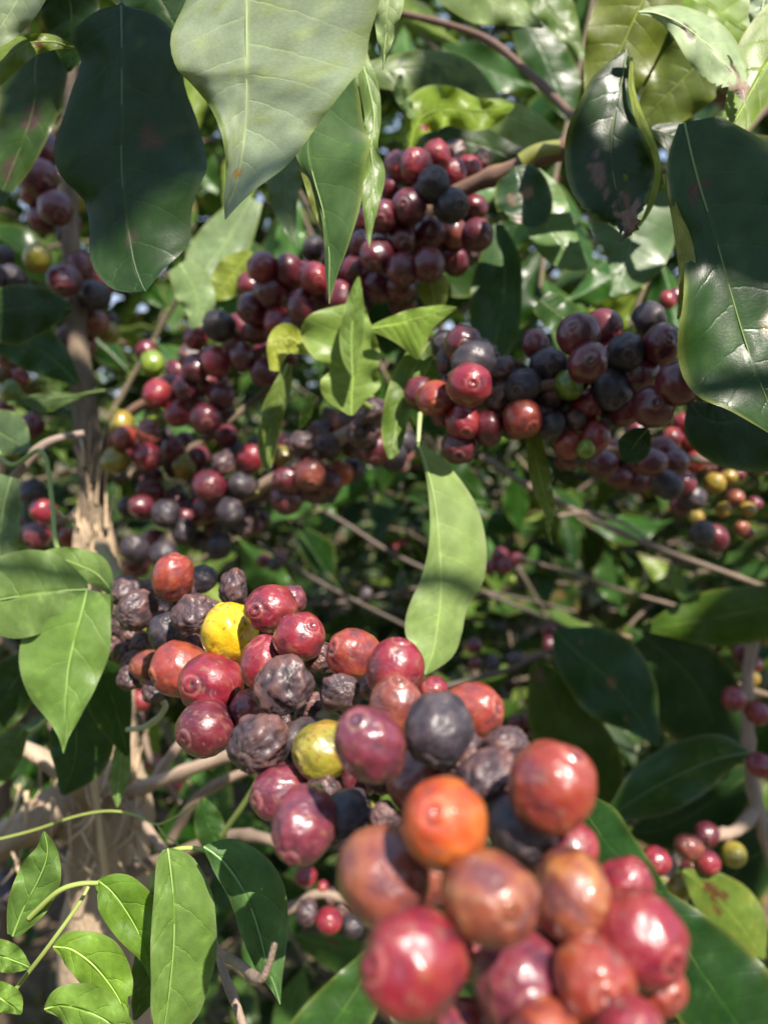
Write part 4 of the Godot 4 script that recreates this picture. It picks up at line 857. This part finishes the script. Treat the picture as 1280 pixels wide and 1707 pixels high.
	spec_leaf(K, "leaf", [[955, 1320, 10, 10], [985, 1370, 40, 44], [1025, 1420, 52, 40], [1075, 1470, 40, 26], [1120, 1500, 3, 3]], 0.38, 0.40, {"col": Color(0.035, 0.075, 0.04), "label": "plain green leaf just right of the grey cherry"})
	spec_leaf(K, "leaf", [[1080, 1475, 8, 8], [1120, 1545, 50, 52], [1175, 1630, 75, 85], [1235, 1715, 70, 90], [1300, 1800, 20, 20]], 0.40, 0.38, {"col": Color(0.028, 0.060, 0.030), "label": "large green leaf in the bottom right corner"})
	spec_leaf(K, "leaf", [[1250, 1290, 20, 20], [1180, 1340, 60, 60], [1110, 1380, 60, 40], [1050, 1390, 4, 4]], 0.64, 0.64, {"col": Color(0.03, 0.055, 0.03)})
	spec_leaf(K, "leaf", [[500, 1780, 60, 60], [560, 1700, 55, 55], [610, 1625, 40, 34], [645, 1560, 3, 3]], 0.42, 0.44, {"col": Color(0.05, 0.09, 0.04), "label": "dark leaf at the bottom left of the largest red cherry"})
	spec_leaf(K, "leaf", [[1300, 1400, 30, 30], [1240, 1440, 60, 60], [1190, 1500, 50, 50], [1150, 1560, 4, 4]], 0.62, 0.62, {"col": Color(0.028, 0.05, 0.03)})

# shoots behind the fruit: a stem with large drooping leaves on both sides
func filler(label: String, path: Array, n: int, size: float, tone: Color, droop := 0.6):
	var o := thing("leafy_coffee_shoot", label, "coffee shoot", P(path[0][0], path[0][1], path[0][2]), "leafy coffee shoots")
	local_put(o, "stem", tube(pix_path(path), 0.0026, 0.0016, 7, 0.06, Color(0.13, 0.10, 0.06), Color(0, 0, 0, 0), 0.05, 6), mats.twig)
	for k in n:
		var t := (k + 0.5) / n
		var x := cr(path, t, 0); var y := cr(path, t, 1); var d := cr(path, t, 2)
		var t2 := minf(t + 0.05, 1.0)
		var along := Vector2(cr(path, t2, 0) - x, cr(path, t2, 1) - y).normalized()
		var side := 1.0 if k % 2 == 0 else -1.0
		var dir := (along * 0.6 + Vector2(-along.y, along.x) * side * rng.randf_range(0.5, 1.0) + Vector2(0, droop * rng.randf_range(0.6, 1.4))).normalized()
		var ln := size * rng.randf_range(0.8, 1.2) * 0.6 / d
		var bend := rng.randf_range(-0.5, 0.5)
		var st := []
		var w := ln * rng.randf_range(0.16, 0.23); var lop := rng.randf_range(0.55, 1.15)
		var prof := [0.06, 0.55, 0.95, 1.0, 0.72, 0.22, 0.03]
		var p := Vector2(x, y) + dir * 8.0
		for q in 7:
			st.append([p.x, p.y, w * prof[q] * lop * rng.randf_range(0.88, 1.12), w * prof[q] * (1.7 - lop) * rng.randf_range(0.88, 1.12)])
			p += dir.rotated(bend * (q / 6.0)) * ln / 6.0
		var c := tone * rng.randf_range(0.7, 2.3)
		if rng.randf() < 0.2: c = Color(0.16, 0.22, 0.04)
		var turn := rng.randf_range(-0.03, 0.03)
		var op := {"col": Color(c.r, c.g, c.b), "wave": rng.randf_range(0.002, 0.006), "wf": rng.randf_range(1.5, 4.0), "ta": rng.randf_range(-0.02, 0.02), "tb": rng.randf_range(-0.02, 0.02), "pet": [x, y, d], "rib": 0.0007}
		if rng.randf() < 0.3: op["spots"] = [[rng.randf_range(0.2, 0.9), rng.randf_range(-0.6, 0.6), 0.06, 0.2, Color(0.18, 0.11, 0.07)]]
		spec_leaf(o, "leaf", st, d, d + turn, op)

func build_fillers():
	var a := Color(0.030, 0.068, 0.020)
	filler("leafy shoot behind the dark leaf at the far upper left", [[-60, 380, 0.72], [60, 260, 0.72], [160, 120, 0.70], [230, -30, 0.70]], 8, 210, a)
	filler("leafy shoot in the gap below the large dark leaf", [[180, 700, 0.70], [260, 560, 0.70], [330, 440, 0.68], [390, 320, 0.68]], 8, 190, a)
	filler("leafy shoot behind the broad pale leaf and the folded leaf", [[330, 60, 0.66], [420, 200, 0.66], [500, 320, 0.66], [560, 420, 0.66]], 7, 200, a)
	filler("leafy shoot arching behind the bright crinkled leaf", [[560, -60, 0.75], [680, 40, 0.74], [790, 150, 0.72], [850, 300, 0.70]], 8, 210, a)
	filler("leafy shoot behind the small blunt leaf and the right cluster", [[1000, -60, 0.72], [960, 140, 0.70], [920, 320, 0.68], [900, 480, 0.66]], 8, 210, a)
	filler("leafy shoot behind the twisted leaf with the dead patch", [[1300, 150, 0.62], [1180, 300, 0.60], [1100, 420, 0.58], [1050, 540, 0.58]], 8, 200, a)
	filler("leafy shoot deep behind the middle of the upper branch", [[480, 300, 0.85], [560, 480, 0.85], [640, 620, 0.84], [700, 760, 0.84]], 8, 240, a)
	filler("leafy shoot behind the hanging leaf in the middle distance", [[520, 780, 1.05], [640, 820, 1.05], [780, 850, 1.05], [900, 900, 1.05]], 9, 220, a * 1.4)
	filler("leafy shoot below the long slanting twig on the right", [[860, 760, 1.0], [960, 860, 1.0], [1080, 930, 1.0], [1230, 950, 1.0]], 9, 220, a * 1.4)
	filler("dark leafy shoot low behind the vine leaves", [[260, 1180, 0.75], [330, 1330, 0.75], [430, 1470, 0.72], [520, 1620, 0.70]], 9, 220, a)
	filler("dark leafy shoot at the right edge behind the bare twig", [[1340, 1180, 0.75], [1260, 1300, 0.75], [1180, 1450, 0.73], [1150, 1600, 0.72]], 8, 230, a)
	filler("dark leafy shoot behind the left edge of the trunk", [[-60, 980, 0.72], [20, 1080, 0.70], [80, 1190, 0.68], [90, 1320, 0.68]], 7, 200, a)
	filler("leafy shoot right of the trunk behind the dark dried cherries", [[200, 1000, 0.85], [320, 940, 0.85], [430, 880, 0.84], [540, 850, 0.84]], 8, 220, a)

# ---------------------------------------------------------------- vines on the left
func build_vines():
	var g1 := Color(0.16, 0.26, 0.07)
	var J := thing("climbing_vine", "climbing vine at the left edge with a three lobed light green leaf", "vine", P(-40, 1000, 0.34), "climbing vines")
	local_put(J, "stem", tube(pix_path([[-60, 640, 0.42], [10, 770, 0.40], [70, 752, 0.39], [88, 840, 0.38], [96, 912, 0.36], [140, 960, 0.335], [185, 1000, 0.34], [150, 1100, 0.37], [60, 1215, 0.40], [-60, 1240, 0.42]]), 0.0012, 0.0012, 7, 0.0, Color(0.20, 0.28, 0.07), Color(0, 0, 0, 0), 0.0, 8), mats.stem)
	spec_leaf(J, "leaf", [[146, 982, 60, 40], [137, 1020, 74, 50], [125, 1065, 84, 62], [115, 1110, 84, 58], [111, 1155, 66, 44], [110, 1195, 36, 24], [107, 1228, 10, 9], [106, 1256, 1, 1]], 0.325, 0.31, {"col": Color(0.15, 0.25, 0.065), "edge": Color(0.22, 0.33, 0.10), "mat": "vine", "wave": 0.002, "label": "light green lower lobe of the vine leaf, drawn to a tip", "rib": 0.0008})
	spec_leaf(J, "leaf", [[148, 983, 12, 8], [105, 985, 58, 48], [55, 990, 74, 68], [0, 1000, 66, 64], [-60, 1010, 20, 20]], 0.325, 0.315, {"col": Color(0.17, 0.26, 0.09), "edge": Color(0.24, 0.34, 0.12), "mat": "vine", "wave": 0.002, "label": "pale left lobe of the vine leaf at the left edge", "rib": 0.0008})
	spec_leaf(J, "leaf", [[186, 985, 4, 4], [160, 955, 28, 22], [115, 935, 24, 16], [80, 928, 12, 9], [60, 927, 2, 2]], 0.33, 0.335, {"col": Color(0.18, 0.27, 0.09), "mat": "vine"})
	spec_leaf(J, "leaf", [[165, 1040, 20, 20], [170, 1100, 40, 46], [190, 1170, 45, 32], [205, 1225, 25, 14], [215, 1262, 3, 3]], 0.37, 0.38, {"col": Color(0.055, 0.10, 0.035), "mat": "vine", "label": "shaded dark vine leaf behind the light lobes"})
	spec_leaf(J, "leaf", [[120, 1170, 20, 20], [128, 1220, 45, 60], [125, 1270, 40, 52], [105, 1325, 4, 4]], 0.39, 0.39, {"col": Color(0.06, 0.10, 0.05), "mat": "vine"})
	spec_leaf(J, "leaf", [[206, 1235, 12, 12], [202, 1275, 16, 17], [198, 1310, 14, 14], [196, 1345, 2, 2]], 0.38, 0.38, {"col": Color(0.18, 0.28, 0.10), "mat": "vine", "label": "small pale strip of leaf above the tendril"})
	spec_leaf(J, "leaf", [[20, 795, 22, 14], [8, 840, 40, 26], [2, 890, 44, 32], [0, 930, 30, 28], [0, 960, 4, 4]], 0.38, 0.37, {"col": Color(0.12, 0.18, 0.09), "mat": "vine", "label": "grey green leaf at the left edge above the vine leaf"})
	spec_leaf(J, "leaf", [[-40, 700, 20, 20], [0, 722, 36, 42], [30, 738, 24, 34], [50, 748, 4, 4]], 0.42, 0.40, {"col": Color(0.10, 0.15, 0.08), "mat": "vine"})
	spec_leaf(J, "leaf", [[122, 515, 4, 4], [80, 512, 30, 40], [20, 515, 40, 62], [-50, 530, 20, 30]], 0.44, 0.43, {"col": Color(0.03, 0.055, 0.025), "label": "dark leaf at the left edge under the black cherries"})
	spec_leaf(J, "leaf", [[130, 640, 5, 5], [90, 600, 30, 34], [40, 570, 40, 40], [-30, 550, 20, 20]], 0.50, 0.50, {"col": Color(0.04, 0.08, 0.04)})
	spec_leaf(J, "leaf", [[176, 650, 2, 2], [120, 660, 6, 8], [80, 665, 12, 22], [40, 668, 6, 10], [12, 672, 2, 2]], 0.44, 0.43, {"col": Color(0.08, 0.13, 0.05), "mat": "vine"})
	spec_leaf(J, "leaf", [[40, 1215, 10, 10], [15, 1250, 30, 26], [-10, 1290, 30, 24], [-30, 1320, 4, 4]], 0.40, 0.40, {"col": Color(0.09, 0.15, 0.05), "mat": "vine"})
	spec_leaf(J, "leaf", [[60, 1100, 20, 20], [30, 1130, 40, 40], [0, 1180, 40, 40], [-20, 1240, 4, 4]], 0.46, 0.46, {"col": Color(0.05, 0.08, 0.035), "mat": "vine"})
	var tn := thing("vine_tendril", "thin yellow green tendril with a forked end crossing the trunk", "tendril", P(0, 1398, 0.36))
	local_put(tn, "tendril", tube(pix_path([[-40, 1408, 0.37], [50, 1386, 0.365], [130, 1360, 0.36], [185, 1352, 0.355], [230, 1360, 0.35], [262, 1374, 0.35], [295, 1360, 0.345], [316, 1348, 0.345], [325, 1340, 0.35]]), 0.0006, 0.0004, 6, 0.0, Color(0.30, 0.36, 0.08), Color(0, 0, 0, 0), 0.0, 6), mats.stem)
	local_put(tn, "fork", tube(pix_path([[262, 1374, 0.35], [275, 1392, 0.348], [295, 1406, 0.346], [312, 1427, 0.346]]), 0.0005, 0.0003, 6, 0.0, Color(0.30, 0.36, 0.08), Color(0, 0, 0, 0), 0.0, 6), mats.stem)
	local_put(tn, "curl", tube(pix_path([[95, 850, 0.38], [110, 862, 0.378], [122, 852, 0.376], [128, 845, 0.376], [118, 858, 0.37]]), 0.0006, 0.0004, 6, 0.0, Color(0.35, 0.28, 0.16), Color(0, 0, 0, 0), 0.0, 6), mats.stem)
	var V := thing("climbing_vine", "climbing vine along the bottom left with long and heart shaped leaves", "vine", P(20, 1700, 0.34), "climbing vines")
	var vs := Color(0.26, 0.32, 0.08)
	local_put(V, "stem", tube(pix_path([[-30, 1730, 0.2484], [30, 1645, 0.2449], [80, 1580, 0.2415], [130, 1510, 0.2449], [148, 1478, 0.2484]]), 0.00080, 0.00060, 7, 0.0, vs, Color(0, 0, 0, 0), 0.0, 6), mats.stem)
	local_put(V, "stem", tube(pix_path([[50, 1530, 0.2415], [95, 1488, 0.2380], [130, 1474, 0.2380], [165, 1472, 0.2380]]), 0.00094, 0.00072, 7, 0.0, vs, Color(0, 0, 0, 0), 0.0, 6), mats.stem)
	local_put(V, "stem", tube(pix_path([[275, 1425, 0.2415], [295, 1416, 0.2380], [320, 1414, 0.2380], [342, 1418, 0.2380]]), 0.00086, 0.00072, 7, 0.0, vs, Color(0, 0, 0, 0), 0.0, 6), mats.stem)
	local_put(V, "stem", tube(pix_path([[370, 1392, 0.40], [400, 1350, 0.39], [432, 1300, 0.38]]), 0.0016, 0.0014, 7, 0.0, Color(0.17, 0.22, 0.06), Color(0, 0, 0, 0), 0.0, 6), mats.stem)
	spec_leaf(V, "leaf", [[280, 1415, 8, 8], [283, 1435, 22, 40], [289, 1490, 32, 64], [291, 1540, 38, 70], [289, 1590, 38, 72], [284, 1640, 32, 64], [278, 1690, 26, 50], [268, 1745, 3, 5]], 0.2242, 0.2139, {"col": Color(0.14, 0.23, 0.06), "edge": Color(0.25, 0.34, 0.12), "mat": "vine", "ta": -0.003, "tb": 0.004, "wave": 0.001, "label": "long green vine leaf hanging straight down at the bottom left", "rib": 0.0005})
	spec_leaf(V, "leaf", [[340, 1412, 4, 4], [372, 1436, 22, 48], [408, 1488, 28, 66], [430, 1548, 30, 52], [446, 1610, 20, 30], [460, 1650, 7, 10], [467, 1674, 1, 1]], 0.2190, 0.2127, {"col": Color(0.085, 0.17, 0.06), "edge": Color(0.16, 0.24, 0.09), "mat": "vine", "tb": 0.004, "label": "mid green vine leaf right of the long hanging one", "rib": 0.0007, "mott": Color(0.17, 0.17, 0.06, 0.0)})
	spec_leaf(V, "leaf", [[164, 1468, 8, 8], [192, 1492, 36, 44], [226, 1545, 36, 50], [250, 1598, 16, 18], [258, 1645, 2, 2]], 0.2449, 0.2380, {"col": Color(0.12, 0.22, 0.03), "edge": Color(0.22, 0.32, 0.06), "mat": "vine", "ta": -0.004, "label": "half shaded green vine leaf left of the long hanging one"})
	spec_leaf(V, "leaf", [[90, 1578, 6, 6], [118, 1582, 26, 34], [155, 1608, 36, 54], [188, 1648, 36, 40], [206, 1680, 12, 12], [214, 1698, 2, 2]], 0.2311, 0.2277, {"col": Color(0.19, 0.32, 0.05), "edge": Color(0.28, 0.40, 0.09), "mat": "vine", "holes": [[0.62, -0.35, 0.02, 0.05], [0.75, 0.8, 0.05, 0.18]], "nu": 50, "nv": 22, "label": "bright green heart shaped vine leaf near the bottom", "wave": 0.002})
	spec_leaf(V, "leaf", [[76, 1682, 5, 5], [105, 1676, 26, 34], [150, 1688, 40, 46], [195, 1712, 34, 30], [240, 1740, 3, 3]], 0.2242, 0.2208, {"col": Color(0.18, 0.30, 0.06), "edge": Color(0.28, 0.38, 0.11), "mat": "vine", "label": "bright green vine leaf cut by the bottom edge"})
	spec_leaf(V, "leaf", [[22, 1560, 10, 10], [42, 1510, 36, 30], [68, 1460, 36, 36], [80, 1420, 18, 24], [74, 1386, 2, 2]], 0.2415, 0.2415, {"col": Color(0.12, 0.21, 0.055), "mat": "vine", "label": "green vine leaf pointing up beside the black cherry"})
	spec_leaf(V, "leaf", [[-40, 1590, 20, 20], [-5, 1592, 26, 28], [25, 1602, 22, 24], [50, 1612, 4, 4]], 0.2380, 0.2346, {"col": Color(0.16, 0.27, 0.06), "mat": "vine"})
	spec_leaf(V, "leaf", [[-30, 1660, 20, 20], [-5, 1662, 28, 28], [20, 1676, 16, 26], [36, 1690, 3, 3]], 0.2311, 0.2277, {"col": Color(0.18, 0.30, 0.06), "mat": "vine"})
	spec_leaf(V, "leaf", [[230, 1560, 5, 5], [245, 1600, 22, 22], [240, 1650, 24, 26], [225, 1700, 3, 3]], 0.2553, 0.2553, {"col": Color(0.08, 0.14, 0.03), "mat": "vine"})
	spec_leaf(V, "leaf", [[340, 1330, 4, 4], [345, 1360, 22, 22], [360, 1400, 26, 20], [380, 1440, 3, 3]], 0.42, 0.42, {"col": Color(0.06, 0.11, 0.05), "mat": "vine"})

# ---------------------------------------------------------------- twigs
func twig(called: String, label: String, cat: String, path: Array, r0: float, r1: float, col: Color, extra := []) -> Node3D:
	var o := thing(called, label, cat, P(path[0][0], path[0][1], path[0][2]))
	local_put(o, "stem", tube(pix_path(path), r0, r1, 8, 0.1, col, col * 1.3, 0.035, 7), mats.twig)
	for e in extra: local_put(o, "side_twig", tube(pix_path(e), r1, r1 * 0.6, 7, 0.1, col, col * 1.3, 0.03, 6), mats.twig)
	return o

func build_twigs():
	var tan := Color(0.30, 0.22, 0.16); var dk := Color(0.13, 0.10, 0.08)
	twig("dead_twig", "dry tan twig rising right from the trunk below the nearest fruit", "twig", [[175, 1335, 0.50], [240, 1312, 0.47], [310, 1285, 0.45], [390, 1255, 0.44]], 0.0045, 0.0035, tan, [[[215, 1330, 0.48], [250, 1385, 0.46], [275, 1420, 0.45]], [[250, 1310, 0.47], [300, 1240, 0.47], [330, 1215, 0.47]]])
	twig("dead_twig", "second dry twig just under the tan one", "twig", [[285, 1400, 0.48], [330, 1330, 0.47], [400, 1290, 0.46], [450, 1280, 0.45]], 0.0034, 0.0026, tan * 0.8)
	twig("dead_twig", "brown horizontal twig behind the vine leaf tops", "twig", [[190, 1460, 0.50], [280, 1430, 0.48], [370, 1395, 0.46], [430, 1395, 0.44], [475, 1410, 0.43]], 0.0045, 0.003, tan * 0.62)
	twig("dead_twig", "dry forked twig low beside the long hanging vine leaf", "twig", [[358, 1570, 0.25], [372, 1620, 0.24], [392, 1670, 0.235], [412, 1730, 0.23]], 0.0011, 0.0014, tan * 0.7, [[[370, 1590, 0.24], [400, 1608, 0.212], [432, 1632, 0.200], [447, 1610, 0.198], [458, 1572, 0.197]]])
	twig("dead_stalk", "straight straw stalk standing in front of the trunk foot", "stalk", [[152, 1260, 0.46], [162, 1340, 0.455], [170, 1410, 0.45], [178, 1470, 0.45]], 0.0016, 0.0020, Color(0.42, 0.30, 0.16))
	twig("dead_twig", "pale hooked twig end left of the nearest fruit", "twig", [[212, 1216, 0.36], [240, 1212, 0.355], [265, 1196, 0.35], [276, 1178, 0.345], [272, 1168, 0.345]], 0.0012, 0.0014, Color(0.34, 0.34, 0.20))
	twig("dead_twig", "grey twig slanting up at the left edge", "twig", [[-40, 850, 0.44], [30, 790, 0.43], [75, 740, 0.43], [140, 722, 0.44]], 0.0030, 0.002, dk * 1.6)
	# twig of berries on the right
	var E := twig("coffee_twig", "bare tan twig at the right edge with scattered red and green cherries", "coffee twig", [[1262, 1040, 0.58], [1246, 1120, 0.58], [1246, 1220, 0.575], [1254, 1310, 0.57], [1272, 1380, 0.56], [1300, 1470, 0.56]], 0.0040, 0.0052, tan * 0.8, [[[1262, 1350, 0.565], [1225, 1385, 0.55], [1185, 1395, 0.53], [1140, 1420, 0.52], [1100, 1470, 0.50]]])
	cherries(E, [[1223, 1165, 20, "r", -0.2, 0.2], [1262, 1188, 19, "r"], [1235, 1088, 16, "m"], [1252, 1107, 16, "m"], [1250, 1131, 15, "v"], [1265, 1275, 19, "r"], [1274, 1060, 16, "v"], [1177, 1391, 20, "m", 0, 0.3], [1147, 1412, 23, "b", -0.1, -0.2], [1093, 1435, 24, "r", 0, 0.2],
		[1222, 1424, 20, "v", 0.2, 0.4], [1176, 1436, 21, "r"], [1132, 1478, 19, "v", 0, 0.8, "small yellow green cherry beside the spotted leaf"], [1148, 1446, 16, "r"], [1100, 1460, 13, "r"]], [[1262, 1040, 0.58], [1246, 1220, 0.575], [1272, 1380, 0.56], [1185, 1395, 0.53], [1100, 1470, 0.50]], 0.0082, 0.03)
	spec_leaf(E, "leaf", [[1136, 1450, 3, 3], [1168, 1472, 28, 28], [1210, 1513, 46, 48], [1246, 1560, 36, 38], [1273, 1598, 2, 2]], 0.50, 0.49, {"col": Color(0.13, 0.19, 0.04), "edge": Color(0.26, 0.32, 0.08), "mott": Color(0.25, 0.25, 0.05, 0.6), "label": "yellow green leaf with brown blotches near the bottom right", "spots": [[0.35, 0.1, 0.14, 0.3, Color(0.14, 0.07, 0.03)], [0.48, -0.3, 0.05, 0.12, Color(0.20, 0.08, 0.04)]]})
	spec_leaf(E, "leaf", [[1110, 1468, 3, 3], [1085, 1462, 8, 10], [1068, 1450, 10, 12], [1050, 1448, 2, 2]], 0.49, 0.49, {"col": Color(0.22, 0.28, 0.06), "rib": 0.0})
	var Fg := twig("coffee_twig", "short grey twig with a small cluster of cherries under the nearest fruit", "coffee twig", [[440, 1530, 0.50], [490, 1510, 0.50], [530, 1490, 0.50], [580, 1500, 0.50], [640, 1520, 0.50]], 0.0034, 0.0026, tan * 0.7)
	cherries(Fg, [[510, 1461, 18, "r", 0.1, 0.1], [512, 1520, 21, "k"], [548, 1535, 22, "r", 0.1, 0.1], [588, 1543, 19, "w", 0, 0], [552, 1495, 14, "k"], [538, 1478, 9, "r"], [570, 1515, 14, "k"], [600, 1510, 14, "m"]], [[440, 1530, 0.49], [640, 1510, 0.49]], 0.0072, 0.02)
	var F2 := twig("coffee_twig", "thin twig of small green and red cherries behind the tan dead twigs", "coffee twig", [[210, 1120, 0.56], [235, 1200, 0.56], [250, 1260, 0.56], [300, 1340, 0.56]], 0.0028, 0.0022, tan * 0.6)
	cherries(F2, [[234, 1168, 18, "r"], [234, 1218, 14, "g"], [256, 1270, 15, "r"], [228, 1250, 14, "v"], [290, 1306, 15, "r"], [266, 1296, 12, "v"], [306, 1290, 11, "r"], [232, 1190, 14, "m"]], [[210, 1120, 0.56], [300, 1340, 0.56]], 0.0075, 0.03)
	# thin branches across the middle distance
	var mids := [
		["grey twig crossing behind the hanging leaf from upper left to lower right", [[520, 840, 0.85], [575, 872, 0.85], [650, 920, 0.84], [740, 962, 0.83], [850, 1005, 0.82], [965, 1055, 0.80]], 0.0045, dk * 1.3, [[832, 925, 13, "p"], [842, 942, 13, "p"], [820, 944, 12, "p"], [860, 932, 11, "m"], [914, 1050, 13, "m"], [918, 1074, 15, "m"]]],
		["long brown twig slanting down to the right below the right cluster", [[800, 760, 0.75], [880, 810, 0.75], [980, 862, 0.74], [1085, 910, 0.72], [1210, 955, 0.70], [1330, 1000, 0.68]], 0.0060, tan * 0.8, [[1185, 800, 10, "v"], [1160, 862, 12, "v"]]],
		["thin brown twig below and parallel to the long slanting one", [[860, 930, 0.82], [950, 955, 0.81], [1040, 985, 0.80], [1120, 1008, 0.79], [1240, 1040, 0.78]], 0.0042, tan * 0.75, []],
		["pale twig joining the long slanting one", [[930, 860, 0.74], [985, 855, 0.74], [1040, 872, 0.735], [1085, 905, 0.72]], 0.0036, tan, []],
		["dark twig with black cherries behind the top of the nearest fruit", [[720, 1150, 0.62], [780, 1135, 0.62], [850, 1115, 0.62], [905, 1090, 0.62], [960, 1065, 0.62]], 0.0042, dk * 1.1, [[858, 1100, 15, "w"], [820, 1106, 14, "w"], [790, 1076, 13, "m"], [792, 1105, 11, "m"], [872, 1215, 14, "m"], [890, 1225, 13, "m"], [858, 1205, 12, "m"], [880, 1200, 12, "m"]]],
		["dark twig between the trunk and the hanging leaf", [[430, 905, 0.80], [490, 945, 0.80], [570, 990, 0.79], [680, 1045, 0.78]], 0.0044, dk, [[440, 935, 13, "m"], [458, 940, 12, "w"], [610, 990, 12, "w"], [470, 930, 11, "m"]]],
		["thin twig low behind the nearest fruit at the centre", [[480, 1010, 1.0], [600, 1000, 1.0], [700, 980, 1.0], [830, 990, 0.98], [960, 1020, 0.95]], 0.0042, dk * 1.4, []],
	]
	for q in mids:
		var o := twig("coffee_twig", q[0], "coffee twig", q[1], q[2] * 0.55, q[2] * 0.4, q[3] * 0.6)
		if q[4].size(): cherries(o, q[4], q[1], 0.0085, 0.03)

# ---------------------------------------------------------------- the rest of the tree overhead, which throws the shade
func build_overhang():
	var O := thing("overhanging_coffee_branch", "overhanging leafy coffee branch above the view that shades the upper leaves", "coffee branch", Vector3(0.4, 1.9, 0.2))
	var L := TO_SUN.normalized()
	var shade := [   # x, y, depth, reach in metres: what lies in shade
		[220, 230, 0.28, 0.062], [220, 330, 0.28, 0.03], [150, 110, 0.28, 0.026], [235, 120, 0.28, 0.026], [160, 210, 0.28, 0.026], [290, 220, 0.28, 0.026], [215, 290, 0.275, 0.026], [300, 300, 0.275, 0.026], [190, 380, 0.275, 0.026], [270, 380, 0.275, 0.026], [130, 270, 0.275, 0.026], [1000, 160, 0.30, 0.026], [1060, 240, 0.30, 0.026], [990, 300, 0.30, 0.026], [1040, 340, 0.30, 0.026], [1180, 280, 0.28, 0.026], [1230, 380, 0.27, 0.03], [1170, 460, 0.27, 0.026], [1250, 520, 0.26, 0.026], [90, 350, 0.55, 0.06], [700, 440, 0.42, 0.03], [560, 470, 0.45, 0.03],
		[1020, 240, 0.30, 0.04], [1180, 330, 0.28, 0.05], [1220, 470, 0.27, 0.035], [1040, 560, 0.35, 0.025], [1080, 780, 0.48, 0.04],
		[1000, 1130, 0.56, 0.05], [1150, 1140, 0.60, 0.06], [1120, 1280, 0.53, 0.05], [940, 1240, 0.58, 0.06], [1230, 720, 0.33, 0.05], [320, 860, 0.55, 0.035], [580, 720, 0.47, 0.03], [1180, 1350, 0.6, 0.06], [150, 520, 0.57, 0.05], [60, 520, 0.5, 0.06], [750, 120, 0.48, 0.04], [900, 230, 0.45, 0.04]]
	var prev := Vector3(1.2, 2.3, 0.3)
	for q in shade:
		var far: float = 0.62 + 0.25 * rng.randf()
		var c: Vector3 = P(q[0], q[1], q[2]) + L * (far + q[2])
		var n := 3
		for k in n:
			var s: float = q[3] * 2.3 * [1.0, 0.8, 0.6][k]
			var dir := Vector3(rng.randf_range(-1, 1), rng.randf_range(-0.6, 0.1), rng.randf_range(-1, 1)).normalized()
			dir = (dir - L * dir.dot(L) * 0.8).normalized()
			var cc: Vector3 = c + (Vector3(rng.randf_range(-1, 1), rng.randf_range(-1, 1), rng.randf_range(-1, 1)) * q[3] * 0.7 if k > 0 else Vector3.ZERO)
			if blocks_lit(cc, s * 0.5 + 0.004): continue
			var lm := put(O, "leaf", bush_leaf(rng.randi() % 3), mats.leaf)
			var b := leaf_basis(dir, L, 1.0)
			lm.transform = Transform3D(Basis(b.x * s, b.y * s, b.z * s * 1.25), cc - dir * s * 0.5 + L * 0.03 * k - O.position)
	local_put(O, "stem", tube([Vector3(1.3, 2.2, 0.6), Vector3(0.8, 2.0, 0.35), Vector3(0.3, 1.95, 0.3), Vector3(-0.2, 1.95, 0.3)], 0.006, 0.003, 8, 0.05, Color(0.16, 0.11, 0.07), Color(0, 0, 0, 0), 0.05, 6), mats.twig)
